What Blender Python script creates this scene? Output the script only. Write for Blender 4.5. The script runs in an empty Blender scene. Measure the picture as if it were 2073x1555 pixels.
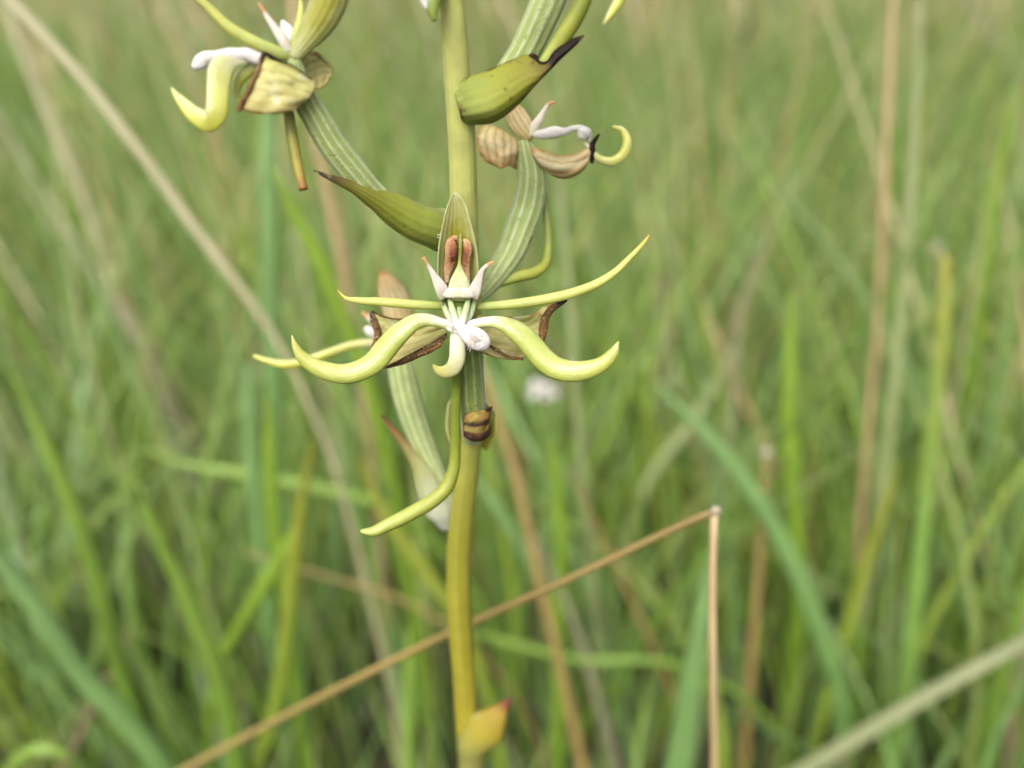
import bpy, math, random
import numpy as np
from mathutils import Vector

random.seed(7)
RNG = np.random.default_rng(11)
scene = bpy.context.scene
COL = scene.collection

# ------------------------------------------------------------------ camera
IW, IH, FPX = 2073.0, 1555.0, 1677.0
PITCH = math.radians(26.0)
CAM = np.array([0.0, 0.0, 0.36])
FWD = np.array([0.0, math.cos(PITCH), -math.sin(PITCH)])
UPV = np.array([0.0, math.sin(PITCH), math.cos(PITCH)])
RGT = np.array([1.0, 0.0, 0.0])
cam_d = bpy.data.cameras.new('camera')
cam = bpy.data.objects.new('camera', cam_d)
COL.objects.link(cam)
cam.location = CAM
cam.rotation_euler = (math.pi / 2 - PITCH, 0, 0)
cam_d.sensor_width = 36.0
cam_d.lens = 36.0 * FPX / IW
cam_d.clip_start = 0.004
cam_d.clip_end = 400.0
cam_d.dof.use_dof = True
cam_d.dof.focus_distance = 0.1115
cam_d.dof.aperture_fstop = 8.2
cam_d.dof.aperture_blades = 0
scene.camera = cam

# ------------------------------------------------------------------ sky and sun (bright overcast)
SUN_EL, SUN_AZ = math.radians(50), math.radians(200)      # azimuth from +Y, clockwise
w = bpy.data.worlds.new('World')
scene.world = w
w.use_nodes = True
wn = w.node_tree
wn.nodes.clear()
sky = wn.nodes.new('ShaderNodeTexSky')
sky.sky_type = 'NISHITA'
sky.sun_disc = False
sky.sun_elevation = SUN_EL
sky.sun_rotation = SUN_AZ
sky.air_density = 1.0
sky.dust_density = 6.0
sky.ozone_density = 1.0
hs = wn.nodes.new('ShaderNodeHueSaturation')
hs.inputs['Saturation'].default_value = 0.12
bg = wn.nodes.new('ShaderNodeBackground')
bg.inputs['Strength'].default_value = 0.15
wo = wn.nodes.new('ShaderNodeOutputWorld')
wn.links.new(sky.outputs[0], hs.inputs['Color'])
wn.links.new(hs.outputs[0], bg.inputs['Color'])
wn.links.new(bg.outputs[0], wo.inputs['Surface'])
sd = bpy.data.lights.new('sun', 'SUN')
sd.energy = 1.5
sd.angle = math.radians(30)
sd.color = (1.0, 0.95, 0.86)
sun = bpy.data.objects.new('sun', sd)
COL.objects.link(sun)
sdir = Vector((math.sin(SUN_AZ) * math.cos(SUN_EL), math.cos(SUN_AZ) * math.cos(SUN_EL), math.sin(SUN_EL)))
sun.rotation_euler = sdir.to_track_quat('Z', 'Y').to_euler()
sun.location = sdir * 5

scene.view_settings.view_transform = 'Standard'
scene.view_settings.look = 'None'
scene.view_settings.gamma = 1.0
scene.view_settings.exposure = 0.8
scene.view_settings.use_curve_mapping = False
scene.render.engine = 'CYCLES'
scene.cycles.use_denoising = True
scene.cycles.max_bounces = 10
scene.cycles.diffuse_bounces = 5
scene.cycles.transmission_bounces = 6
scene.cycles.caustics_reflective = False
scene.cycles.caustics_refractive = False

# ------------------------------------------------------------------ helpers
def P(px, py, d):
    """photo pixel + depth along the view axis (mm) -> world point (m)"""
    d = d * 0.001
    return CAM + d * (FWD + (px - IW / 2) / FPX * RGT - (py - IH / 2) / FPX * UPV)

def P_Y(px, py, Y):
    """photo pixel on the upright plane Y = const (m)"""
    r = FWD + (px - IW / 2) / FPX * RGT - (py - IH / 2) / FPX * UPV
    return CAM + r * (Y / r[1])

KEXP = 1.6
def sc(r, g, b, k=None):
    k = k or KEXP
    def f(c):
        c = c / 255.0
        return (c / 12.92 if c <= 0.04045 else ((c + 0.055) / 1.055) ** 2.4) / k
    return (f(r), f(g), f(b), 1.0)

def crom(pts, n):
    """Catmull-Rom through rows of pts, n samples, roughly even in arc length"""
    pts = np.asarray(pts, float)
    if len(pts) == 2:
        t = np.linspace(0, 1, n)[:, None]
        return pts[0] * (1 - t) + pts[1] * t
    ext = np.vstack([2 * pts[0] - pts[1], pts, 2 * pts[-1] - pts[-2]])
    seg = np.linalg.norm(np.diff(pts[:, :3], axis=0), axis=1)
    cum = np.concatenate([[0], np.cumsum(seg)])
    s = np.linspace(0, cum[-1], n)
    out = []
    for v in s:
        i = int(min(max(np.searchsorted(cum, v, side='right') - 1, 0), len(seg) - 1))
        t = (v - cum[i]) / max(seg[i], 1e-12)
        p0, p1, p2, p3 = ext[i], ext[i + 1], ext[i + 2], ext[i + 3]
        # non-uniform tangents
        d0 = np.linalg.norm(p1[:3] - p0[:3]) + 1e-9
        d1 = np.linalg.norm(p2[:3] - p1[:3]) + 1e-9
        d2 = np.linalg.norm(p3[:3] - p2[:3]) + 1e-9
        m1 = ((p1 - p0) / d0 * d1 + (p2 - p1) / d1 * d0) / (d0 + d1) * d1
        m2 = ((p2 - p1) / d1 * d2 + (p3 - p2) / d2 * d1) / (d1 + d2) * d1
        t2, t3 = t * t, t * t * t
        out.append((2 * t3 - 3 * t2 + 1) * p1 + (t3 - 2 * t2 + t) * m1 + (-2 * t3 + 3 * t2) * p2 + (t3 - t2) * m2)
    return np.array(out)

class MB:
    """collects shapes and links them as ONE mesh object; vertices carry t (along), u (across), e (edge)"""
    def __init__(self):
        self.v, self.f, self.m, self.a = [], [], [], []
        self.n = 0
    def add(self, v, f, att, mi=0):
        v = np.asarray(v, float)
        self.v.append(v)
        self.a.append(np.asarray(att, float))
        for q in f:
            self.f.append(tuple(int(i) + self.n for i in q))
            self.m.append(mi)
        self.n += len(v)
        return self
    def build(self, name, mats, parent=None, smooth=True, origin=None):
        V = np.vstack(self.v)
        A = np.vstack(self.a)
        me = bpy.data.meshes.new(name)
        me.from_pydata(V.tolist(), [], self.f)
        for k, nm in enumerate(('t', 'u', 'e')):
            at = me.attributes.new(nm, 'FLOAT', 'POINT')
            at.data.foreach_set('value', np.ascontiguousarray(A[:, k], dtype=np.float32))
        if not isinstance(mats, (list, tuple)):
            mats = [mats]
        for m in mats:
            me.materials.append(m)
        me.polygons.foreach_set('material_index', self.m)
        me.polygons.foreach_set('use_smooth', [smooth] * len(me.polygons))
        me.update()
        o = bpy.data.objects.new(name, me)
        COL.objects.link(o)
        if parent is not None:
            o.parent = parent
        return o

    # -- swept shapes -------------------------------------------------
    def sweep(self, ctrl, n=40, m=16, k=0.6, ribs=0, ribamp=0.0, roll=0.0, world=False, mi=0, e=0.0, wob=0.0, flat_end=False, usign=1, t0=0.0, t1=1.0):
        """solid rod / horn. ctrl rows: px, py, depth mm, width px (or world xyz, width m)"""
        if world:
            c = np.asarray(ctrl, float)
        else:
            c = np.array([list(P(r[0], r[1], r[2])) + [r[3] * r[2] * 0.001 / FPX] for r in ctrl])
        q = crom(c, n)
        pos, wid = q[:, :3], np.maximum(q[:, 3], 1e-5)
        T = np.gradient(pos, axis=0)
        T /= np.linalg.norm(T, axis=1)[:, None]
        view = pos - CAM
        W = np.cross(T, view)
        W /= np.linalg.norm(W, axis=1)[:, None] + 1e-12
        for i in range(1, n):
            if np.dot(W[i], W[i - 1]) < 0:
                W[i] = -W[i]
        N = np.cross(W, T)
        rr = np.asarray(roll if np.ndim(roll) else [roll, roll], float)
        rl = np.radians(np.interp(np.linspace(0, 1, n), np.linspace(0, 1, len(rr)), rr))
        W, N = W * np.cos(rl)[:, None] + N * np.sin(rl)[:, None], N * np.cos(rl)[:, None] - W * np.sin(rl)[:, None]
        ph = np.linspace(0, 2 * math.pi, m, endpoint=False)
        V, A = [], []
        for i in range(n):
            h = wid[i] / 2
            rad = 1 + (ribamp * np.cos(ribs * ph) if ribs else 0) + (wob * np.sin(ph * 2 + i * 0.35) if wob else 0)
            V.append(pos[i] + np.outer(np.cos(ph) * h * rad, W[i]) + np.outer(np.sin(ph) * h * k * rad, N[i]))
            tt = t0 + (t1 - t0) * i / (n - 1)
            A.append(np.stack([np.full(m, tt), np.cos(ph * (ribs or 1)) if ribs else usign * np.cos(ph), np.full(m, e)], 1))
        V, A = np.vstack(V), np.vstack(A)
        F = []
        for i in range(n - 1):
            for j in range(m):
                a, b = i * m + j, i * m + (j + 1) % m
                F.append((a, b, b + m, a + m))
        V = np.vstack([V, pos[:1] - T[:1] * wid[0] * (0 if flat_end else .25), pos[-1:] + T[-1:] * wid[-1] * (0 if flat_end else .3)])
        A = np.vstack([A, [[t0, 0, e], [t1, 0, e]]])
        c0, c1 = n * m, n * m + 1
        for j in range(m):
            F.append((c0, (j + 1) % m, j))
            F.append((c1, (n - 1) * m + j, (n - 1) * m + (j + 1) % m))
        return self.add(V, F, A, mi)

    def gutter(self, ctrl, n=36, m=14, ang=60, thick=0.00022, roll=0.0, mi=0, ripple=0.0, seed=0, flip=1):
        """a leaf-like sheet bent round its length. ctrl rows: px, py, depth of the middle, width px. flip=1: hollow side to the camera"""
        c = np.array([list(P(r[0], r[1], r[2])) + [r[3] * r[2] * 0.001 / FPX] for r in ctrl])
        q = crom(c, n)
        pos, wid = q[:, :3], np.maximum(q[:, 3], 2e-5)
        T = np.gradient(pos, axis=0)
        T /= np.linalg.norm(T, axis=1)[:, None]
        W = np.cross(T, pos - CAM)
        W /= np.linalg.norm(W, axis=1)[:, None] + 1e-12
        for i in range(1, n):
            if np.dot(W[i], W[i - 1]) < 0:
                W[i] = -W[i]
        N = np.cross(W, T)
        s = np.sign(np.sum(N * (CAM - pos), axis=1))
        N = N * s[:, None] * flip
        rr = np.asarray(roll if np.ndim(roll) else [roll, roll], float)
        rl = np.radians(np.interp(np.linspace(0, 1, n), np.linspace(0, 1, len(rr)), rr))
        W, N = W * np.cos(rl)[:, None] + N * np.sin(rl)[:, None], N * np.cos(rl)[:, None] - W * np.sin(rl)[:, None]
        aa = np.asarray(ang if np.ndim(ang) else [ang, ang], float)
        al = np.radians(np.interp(np.linspace(0, 1, n), np.linspace(0, 1, len(aa)), aa))
        us = np.linspace(-1, 1, m)
        rng = np.random.default_rng(seed + 5)
        ph1, ph2 = rng.uniform(0, 6, 2)
        G = np.zeros((n, m, 3))
        for i in range(n):
            a = max(al[i], 0.02)
            R = wid[i] / 2 / (math.sin(a) if a < math.pi / 2 else 1.0)
            rp = ripple * wid[i] * np.abs(us) ** 3 * np.sin(i / n * 14 + ph1 + us * 2)
            G[i] = pos[i] + np.outer(R * np.sin(a * us), W[i]) + np.outer(R * (1 - np.cos(a * us)) + rp, N[i])
        return self.sheet(G, thick, mi)

    def sheet(self, G, thick, mi=0):
        n, m = G.shape[:2]
        du = np.gradient(G, axis=1)
        dv = np.gradient(G, axis=0)
        nr = np.cross(du, dv)
        nr /= np.linalg.norm(nr, axis=2)[:, :, None] + 1e-12
        edge = np.minimum.outer(np.minimum(np.arange(n), np.arange(n)[::-1]) / (n / 2.0), np.ones(m))
        uu = np.minimum(np.arange(m), np.arange(m)[::-1]) / (m / 2.0)
        ed = np.minimum(edge, uu[None, :])
        th = thick * (0.35 + 0.65 * np.clip(ed * 4, 0, 1))
        A_ = np.zeros((n, m, 3))
        A_[:, :, 0] = np.linspace(0, 1, n)[:, None]
        A_[:, :, 1] = np.linspace(-1, 1, m)[None, :]
        A_[:, :, 2] = 1 - np.clip(ed, 0, 1)
        top = (G + nr * th[:, :, None] / 2).reshape(-1, 3)
        bot = (G - nr * th[:, :, None] / 2).reshape(-1, 3)
        F = []
        K = n * m
        for i in range(n - 1):
            for j in range(m - 1):
                a = i * m + j
                F.append((a, a + 1, a + 1 + m, a + m))
                F.append((K + a, K + a + m, K + a + 1 + m, K + a + 1))
        for i in range(n - 1):
            a = i * m
            F.append((a, a + m, K + a + m, K + a))
            a = i * m + m - 1
            F.append((a, K + a, K + a + m, a + m))
        for j in range(m - 1):
            F.append((j, K + j, K + j + 1, j + 1))
            a = (n - 1) * m + j
            F.append((a, a + 1, K + a + 1, K + a))
        at = A_.reshape(-1, 3)
        return self.add(np.vstack([top, bot]), F, np.vstack([at, at]), mi)

    def patch(self, rows, n=22, m=26, thick=0.00018, crumple=0.0, seed=0, mi=0):
        """papery sheet through rows of (px, py, depth) control points"""
        rows3 = [crom(np.array([P(*p) for p in r]), m) for r in rows]
        R = np.array(rows3)
        G = np.zeros((n, m, 3))
        for j in range(m):
            G[:, j] = crom(R[:, j], n)
        if crumple:
            rng = np.random.default_rng(seed)
            v, u = np.meshgrid(np.linspace(0, 1, n), np.linspace(0, 1, m), indexing='ij')
            off = np.zeros((n, m))
            for q in range(7):
                fx, fy = rng.uniform(3, 15), rng.uniform(3, 11)
                off += np.sin(u * fx + rng.uniform(0, 6) + 2 * np.sin(v * fy + rng.uniform(0, 6))) / 7
            G = G + (off * crumple)[:, :, None] * (CAM - G) / np.linalg.norm(CAM - G, axis=2)[:, :, None]
        return self.sheet(G, thick, mi)

    def blob(self, c, r, n=10, m=14, seed=0, amp=0.12, mi=0, axis=None):
        """an uneven rounded lump (world centre, radii xyz)"""
        rng = np.random.default_rng(seed)
        k = rng.uniform(1.5, 4, (4, 3)); ph = rng.uniform(0, 6, 4)
        V, A = [], []
        for i in range(n):
            th = math.pi * (i + 0.5) / n
            for j in range(m):
                f = 2 * math.pi * j / m
                d = np.array([math.sin(th) * math.cos(f), math.sin(th) * math.sin(f), math.cos(th)])
                s = 1 + amp * sum(math.sin(np.dot(k[q], d) * 2 + ph[q]) for q in range(4)) / 2
                V.append(np.asarray(c) + d * np.asarray(r) * s)
                A.append((i / n, math.cos(f), 0))
        F = [(i * m + j, (i + 1) * m + j, (i + 1) * m + (j + 1) % m, i * m + (j + 1) % m) for i in range(n - 1) for j in range(m)]
        F.append(tuple(range(m))); F.append(tuple((n - 1) * m + j for j in range(m))[::-1])
        return self.add(V, F, A, mi)

# ------------------------------------------------------------------ materials
def new_mat(name):
    m = bpy.data.materials.new(name)
    m.use_nodes = True
    m.node_tree.nodes.clear()
    return m, m.node_tree

def tissue(name, ramp, edge=None, edge_at=0.75, spots=None, veins=0.0, vein_col=None, vein_n=9, rough=0.45, transl=0.25, sss=0.0, vein_axis='u', noise=0.12, noise_scale=900, bump=0.15, bump_scale=2500, streak=0.0, spec=0.4, sheen=0.0, ucol=None, blotch=None):
    """plant tissue. ramp: [(t, rgba)] along the piece; edge: colour toward the margin; spots: (colour, scale, threshold)"""
    m, nt = new_mat(name)
    N, L = nt.nodes, nt.links
    at = N.new('ShaderNodeAttribute'); at.attribute_name = 't'
    au = N.new('ShaderNodeAttribute'); au.attribute_name = 'u'
    ae = N.new('ShaderNodeAttribute'); ae.attribute_name = 'e'
    tc = N.new('ShaderNodeTexCoord')
    nz = N.new('ShaderNodeTexNoise'); nz.inputs['Scale'].default_value = noise_scale; nz.inputs['Detail'].default_value = 4
    L.new(tc.outputs['Object'], nz.inputs['Vector'])
    def math_(op, a, b=None, clamp=False):
        n = N.new('ShaderNodeMath'); n.operation = op; n.use_clamp = clamp
        for i, x in enumerate((a, b)):
            if x is None: continue
            if isinstance(x, (int, float)): n.inputs[i].default_value = x
            else: L.new(x, n.inputs[i])
        return n.outputs[0]
    def mix(f, a, b):
        n = N.new('ShaderNodeMix'); n.data_type = 'RGBA'
        for k, x in (('Factor', f),):
            if isinstance(x, (int, float)): n.inputs[0].default_value = x
            else: L.new(x, n.inputs[0])
        for i, x in ((6, a), (7, b)):
            if isinstance(x, tuple): n.inputs[i].default_value = x
            else: L.new(x, n.inputs[i])
        return n.outputs[2]
    nc = math_('SUBTRACT', nz.outputs['Fac'], 0.5)
    tj = math_('ADD', at.outputs['Fac'], math_('MULTIPLY', nc, noise))
    cr = N.new('ShaderNodeValToRGB')
    el = cr.color_ramp.elements
    while len(el) > 1: el.remove(el[0])
    el[0].position = ramp[0][0]; el[0].color = ramp[0][1]
    for p, c in ramp[1:]:
        e = el.new(p); e.color = c
    L.new(tj, cr.inputs['Fac'])
    col = cr.outputs['Color']
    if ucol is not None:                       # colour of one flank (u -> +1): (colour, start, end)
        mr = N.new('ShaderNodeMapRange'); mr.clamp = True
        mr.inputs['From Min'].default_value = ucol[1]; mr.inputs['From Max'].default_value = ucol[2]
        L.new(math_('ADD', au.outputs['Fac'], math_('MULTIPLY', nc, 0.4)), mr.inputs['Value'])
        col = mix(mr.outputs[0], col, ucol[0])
    if veins:
        wv = math_('SINE', math_('ADD', math_('MULTIPLY', (au if vein_axis == 'u' else at).outputs['Fac'], vein_n * math.pi / 2), math_('MULTIPLY', nc, 2.6)))
        wv = math_('MULTIPLY', math_('POWER', math_('ABSOLUTE', wv), 6), veins)
        col = mix(wv, col, vein_col)
    if edge is not None:
        mr = N.new('ShaderNodeMapRange'); mr.clamp = True
        mr.inputs['From Min'].default_value = edge_at; mr.inputs['From Max'].default_value = 1.0
        L.new(math_('ADD', ae.outputs['Fac'], math_('MULTIPLY', nc, 0.5)), mr.inputs['Value'])
        col = mix(mr.outputs[0], col, edge)
    if blotch is not None:
        for (bc, bs, bt) in blotch:
            n2 = N.new('ShaderNodeTexNoise'); n2.inputs['Scale'].default_value = bs; n2.inputs['Detail'].default_value = 3
            L.new(tc.outputs['Object'], n2.inputs['Vector'])
            mr = N.new('ShaderNodeMapRange'); mr.clamp = True
            mr.inputs['From Min'].default_value = bt; mr.inputs['From Max'].default_value = bt + 0.12
            L.new(n2.outputs['Fac'], mr.inputs['Value'])
            col = mix(mr.outputs[0], col, bc)
    # fine value variation
    hv = N.new('ShaderNodeHueSaturation')
    L.new(col, hv.inputs['Color'])
    n3 = N.new('ShaderNodeTexNoise'); n3.inputs['Scale'].default_value = noise_scale * 0.5; n3.inputs['Detail'].default_value = 5
    L.new(tc.outputs['Object'], n3.inputs['Vector'])
    L.new(math_('ADD', math_('MULTIPLY', n3.outputs['Fac'], 0.5), 0.75), hv.inputs['Value'])
    col = hv.outputs['Color']
    pb = N.new('ShaderNodeBsdfPrincipled')
    L.new(col, pb.inputs['Base Color'])
    pb.inputs['Roughness'].default_value = rough
    pb.inputs['Specular IOR Level'].default_value = spec
    if sss:
        pb.inputs['Subsurface Weight'].default_value = sss
        pb.inputs['Subsurface Radius'].default_value = (1.0, 0.9, 0.35)
        pb.inputs['Subsurface Scale'].default_value = 0.0009
    if sheen:
        pb.inputs['Sheen Weight'].default_value = sheen
        pb.inputs['Sheen Roughness'].default_value = 0.4
    if bump:
        b1 = N.new('ShaderNodeTexNoise'); b1.inputs['Scale'].default_value = bump_scale; b1.inputs['Detail'].default_value = 3
        L.new(tc.outputs['Object'], b1.inputs['Vector'])
        hgt = b1.outputs['Fac']
        if streak:
            sw = math_('SINE', math_('MULTIPLY', au.outputs['Fac'], 22.0))
            hgt = math_('ADD', hgt, math_('MULTIPLY', sw, streak))
        bp = N.new('ShaderNodeBump'); bp.inputs['Strength'].default_value = bump; bp.inputs['Distance'].default_value = 0.0002
        L.new(hgt, bp.inputs['Height'])
        L.new(bp.outputs[0], pb.inputs['Normal'])
    out = N.new('ShaderNodeOutputMaterial')
    if transl:
        tr = N.new('ShaderNodeBsdfTranslucent'); L.new(col, tr.inputs['Color'])
        ms = N.new('ShaderNodeMixShader'); ms.inputs[0].default_value = transl
        L.new(pb.outputs[0], ms.inputs[1]); L.new(tr.outputs[0], ms.inputs[2])
        L.new(ms.outputs[0], out.inputs['Surface'])
    else:
        L.new(pb.outputs[0], out.inputs['Surface'])
    return m

M = {}
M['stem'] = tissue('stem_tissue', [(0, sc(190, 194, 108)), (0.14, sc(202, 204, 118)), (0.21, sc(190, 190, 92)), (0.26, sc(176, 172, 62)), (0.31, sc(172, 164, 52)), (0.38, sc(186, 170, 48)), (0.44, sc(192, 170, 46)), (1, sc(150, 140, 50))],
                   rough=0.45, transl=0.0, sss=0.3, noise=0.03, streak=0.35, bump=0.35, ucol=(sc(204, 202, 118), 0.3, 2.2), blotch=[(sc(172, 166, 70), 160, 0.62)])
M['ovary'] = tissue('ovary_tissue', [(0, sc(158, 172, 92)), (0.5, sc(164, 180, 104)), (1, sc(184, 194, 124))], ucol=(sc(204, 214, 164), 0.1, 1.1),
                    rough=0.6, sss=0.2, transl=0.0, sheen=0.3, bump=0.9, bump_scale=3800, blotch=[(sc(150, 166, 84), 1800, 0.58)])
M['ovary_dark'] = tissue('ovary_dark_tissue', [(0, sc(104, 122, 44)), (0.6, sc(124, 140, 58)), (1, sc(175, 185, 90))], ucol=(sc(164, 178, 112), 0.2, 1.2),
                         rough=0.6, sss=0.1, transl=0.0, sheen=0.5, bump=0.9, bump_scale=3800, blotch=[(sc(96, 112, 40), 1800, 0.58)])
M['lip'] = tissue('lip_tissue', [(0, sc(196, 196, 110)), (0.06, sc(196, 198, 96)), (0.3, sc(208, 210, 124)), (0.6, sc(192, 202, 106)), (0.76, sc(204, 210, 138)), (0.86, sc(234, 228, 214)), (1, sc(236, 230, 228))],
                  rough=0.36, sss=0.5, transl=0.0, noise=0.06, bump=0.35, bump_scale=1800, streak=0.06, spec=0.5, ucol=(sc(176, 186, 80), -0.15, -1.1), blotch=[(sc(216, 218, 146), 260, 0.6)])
M['lip_yellow'] = tissue('lip_yellow_tissue', [(0, sc(204, 204, 96)), (0.4, sc(196, 196, 72)), (0.75, sc(206, 208, 122)), (1, sc(232, 228, 196))],
                         rough=0.4, sss=0.5, transl=0.0, noise=0.05, bump=0.3, spec=0.5, ucol=(sc(214, 214, 150), 0.2, 1.2))
M['lip_mid'] = tissue('lip_middle_tissue', [(0, sc(238, 235, 215)), (0.45, sc(222, 220, 180)), (0.8, sc(205, 200, 120)), (1, sc(190, 180, 95))], rough=0.45, sss=0.5, transl=0.0, bump=0.3)
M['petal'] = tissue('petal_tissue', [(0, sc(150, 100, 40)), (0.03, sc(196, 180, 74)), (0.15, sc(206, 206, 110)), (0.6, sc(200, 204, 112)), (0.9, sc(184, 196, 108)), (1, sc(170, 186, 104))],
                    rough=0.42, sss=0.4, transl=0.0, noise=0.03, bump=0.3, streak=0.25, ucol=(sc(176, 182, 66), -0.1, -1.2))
M['dorsal'] = tissue('dorsal_sepal_tissue', [(0, sc(192, 192, 84)), (0.5, sc(190, 186, 66)), (0.85, sc(184, 176, 58)), (1, sc(160, 130, 50))], edge=sc(220, 222, 156), edge_at=0.3,
                     rough=0.5, transl=0.35, sss=0.0, noise=0.1, bump=0.4, streak=0.3)
M['papery'] = tissue('papery_sepal_tissue', [(0, sc(206, 204, 124)), (0.5, sc(212, 206, 132)), (1, sc(206, 190, 116))], edge=sc(160, 118, 62), edge_at=0.93, veins=0.5, vein_col=sc(172, 154, 76), vein_n=11, vein_axis='t',
                     rough=0.6, transl=0.15, noise=0.3, noise_scale=600, blotch=[(sc(186, 148, 84), 700, 0.62), (sc(222, 218, 166), 420, 0.58)], bump=0.9, bump_scale=1300)
PINK = [(0, sc(222, 204, 134)), (0.5, sc(236, 222, 172)), (1, sc(220, 184, 118))]
M['papery_pink'] = tissue('papery_pink_tissue', PINK, edge=sc(176, 112, 58), edge_at=0.82, veins=0.55, vein_col=sc(190, 128, 64), vein_n=7, vein_axis='t',
                          rough=0.6, transl=0.15, noise=0.3, blotch=[(sc(190, 140, 84), 350, 0.6)], bump=0.5, bump_scale=1500)
M['papery_hood'] = tissue('papery_hood_tissue', PINK, edge=sc(196, 136, 74), edge_at=0.86, veins=0.6, vein_col=sc(190, 126, 62), vein_n=6,
                          rough=0.6, transl=0.15, noise=0.3, blotch=[(sc(200, 190, 100), 350, 0.55)], bump=0.5, bump_scale=1500)
M['brown_roll'] = tissue('brown_roll_tissue', [(0, sc(60, 44, 26)), (0.4, sc(124, 94, 56)), (1, sc(134, 88, 44))], rough=0.8, spec=0.2, transl=0.0, noise=0.6, noise_scale=2600,
                         blotch=[(sc(186, 170, 128), 3200, 0.57), (sc(66, 42, 22), 1300, 0.58)], bump=1.0, bump_scale=4500)
M['black_tip'] = tissue('black_tip_tissue', [(0, sc(34, 24, 20)), (1, sc(44, 30, 24))], rough=0.85, spec=0.15, transl=0.0, bump=1.0, bump_scale=4000, blotch=[(sc(104, 58, 34), 1500, 0.6)])
M['horn'] = tissue('horn_tissue', [(0, sc(214, 160, 112)), (0.14, sc(206, 152, 100)), (0.22, sc(222, 208, 192)), (0.7, sc(230, 220, 208)), (1, sc(226, 220, 190))], rough=0.5, sss=0.5, transl=0.0, noise=0.05, bump=0.4)
M['anther'] = tissue('anther_tissue', [(0, sc(196, 176, 140)), (0.14, sc(170, 110, 56)), (0.35, sc(110, 58, 30)), (0.5, sc(140, 84, 48)), (0.7, sc(190, 148, 104)), (1, sc(218, 190, 156))], ucol=(sc(206, 160, 112), 0.1, 0.9),
                     rough=0.6, sss=0.1, transl=0.0, noise=0.4, noise_scale=1400, bump=1.0, blotch=[(sc(84, 40, 22), 1000, 0.56)])
M['rostellum'] = tissue('rostellum_tissue', [(0, sc(136, 130, 44)), (0.36, sc(150, 148, 58)), (0.5, sc(184, 192, 116)), (0.66, sc(214, 214, 166)), (0.9, sc(222, 216, 184)), (1, sc(190, 198, 110))], rough=0.5, sss=0.4, transl=0.0, bump=0.4)
M['arm'] = tissue('arm_tissue', [(0, sc(172, 194, 128)), (0.5, sc(196, 208, 158)), (1, sc(230, 228, 218))], rough=0.42, sss=0.4, transl=0.0, bump=0.4)
M['arm_foot'] = tissue('column_foot_tissue', [(0, sc(228, 218, 208)), (0.3, sc(226, 218, 200)), (0.5, sc(214, 212, 166)), (0.7, sc(226, 218, 200)), (1, sc(228, 218, 208))], rough=0.5, sss=0.5, transl=0.0, noise=0.05, bump=0.4)
M['cavity'] = tissue('cavity_tissue', [(0, sc(110, 140, 50)), (1, sc(150, 175, 90))], rough=0.4, sss=0.2, transl=0.0, bump=0.3)
M['white'] = tissue('white_lobe_tissue', [(0, sc(240, 235, 230)), (1, sc(234, 227, 222))], rough=0.7, sss=0.5, transl=0.0, bump=1.0, bump_scale=2600, sheen=0.2, blotch=[(sc(218, 198, 190), 2600, 0.68)])
M['hair'] = tissue('hair_tissue', [(0, sc(228, 206, 198)), (1, sc(232, 216, 204))], rough=0.5, transl=0.0, bump=0)
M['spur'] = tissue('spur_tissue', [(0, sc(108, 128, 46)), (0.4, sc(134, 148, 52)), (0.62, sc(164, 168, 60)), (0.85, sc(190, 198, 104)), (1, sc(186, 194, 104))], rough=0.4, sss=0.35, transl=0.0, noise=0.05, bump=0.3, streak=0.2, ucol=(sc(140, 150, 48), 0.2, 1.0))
M['spur_dry'] = tissue('spur_dry_tissue', [(0, sc(120, 130, 50)), (0.5, sc(150, 152, 58)), (0.85, sc(170, 150, 60)), (0.97, sc(160, 110, 50)), (1, sc(95, 62, 34))], rough=0.45, sss=0.3, transl=0.0, bump=0.3)
M['bract'] = tissue('bract_tissue', [(0, sc(172, 184, 92)), (0.45, sc(164, 172, 64)), (0.7, sc(150, 150, 55)), (0.86, sc(108, 86, 40)), (0.95, sc(50, 36, 26)), (1, sc(36, 24, 20))], edge=sc(196, 200, 120), edge_at=0.85,
                    rough=0.45, transl=0.25, noise=0.12, streak=0.3, bump=0.4, blotch=[(sc(120, 110, 50), 600, 0.68)])
M['bract_spot'] = tissue('bract_spotted_tissue', [(0, sc(168, 182, 98)), (0.35, sc(164, 168, 62)), (0.55, sc(150, 146, 56)), (0.66, sc(112, 94, 44)), (0.72, sc(46, 32, 24)), (1, sc(36, 24, 20))], edge=sc(96, 78, 44), edge_at=0.93,
                         rough=0.6, spec=0.18, transl=0.2, noise=0.3, noise_scale=500, streak=0.3, bump=0.4, blotch=[(sc(86, 64, 32), 700, 0.61), (sc(188, 194, 104), 200, 0.6)])
M['bract_green'] = tissue('bract_green_tissue', [(0, sc(160, 180, 84)), (0.7, sc(140, 170, 62)), (1, sc(150, 160, 70))], rough=0.5, transl=0.25, bump=0.3)
M['bract_pale'] = tissue('bract_pale_tissue', [(0, sc(224, 224, 208)), (0.2, sc(204, 208, 170)), (0.5, sc(178, 182, 110)), (0.72, sc(168, 150, 80)), (0.85, sc(150, 108, 56)), (1, sc(110, 72, 40))], rough=0.5, transl=0.25, bump=0.4, streak=0.3)
M['bract_yellow'] = tissue('bract_yellow_tissue', [(0, sc(166, 168, 92)), (0.5, sc(172, 172, 98)), (0.68, sc(176, 170, 86)), (0.8, sc(182, 166, 58)), (0.92, sc(180, 152, 58)), (0.955, sc(150, 80, 54)), (1, sc(80, 40, 48))], rough=0.45, transl=0.15, bump=0.4, streak=0.3, noise=0.08, noise_scale=300, blotch=[(sc(186, 180, 110), 220, 0.6)])
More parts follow.
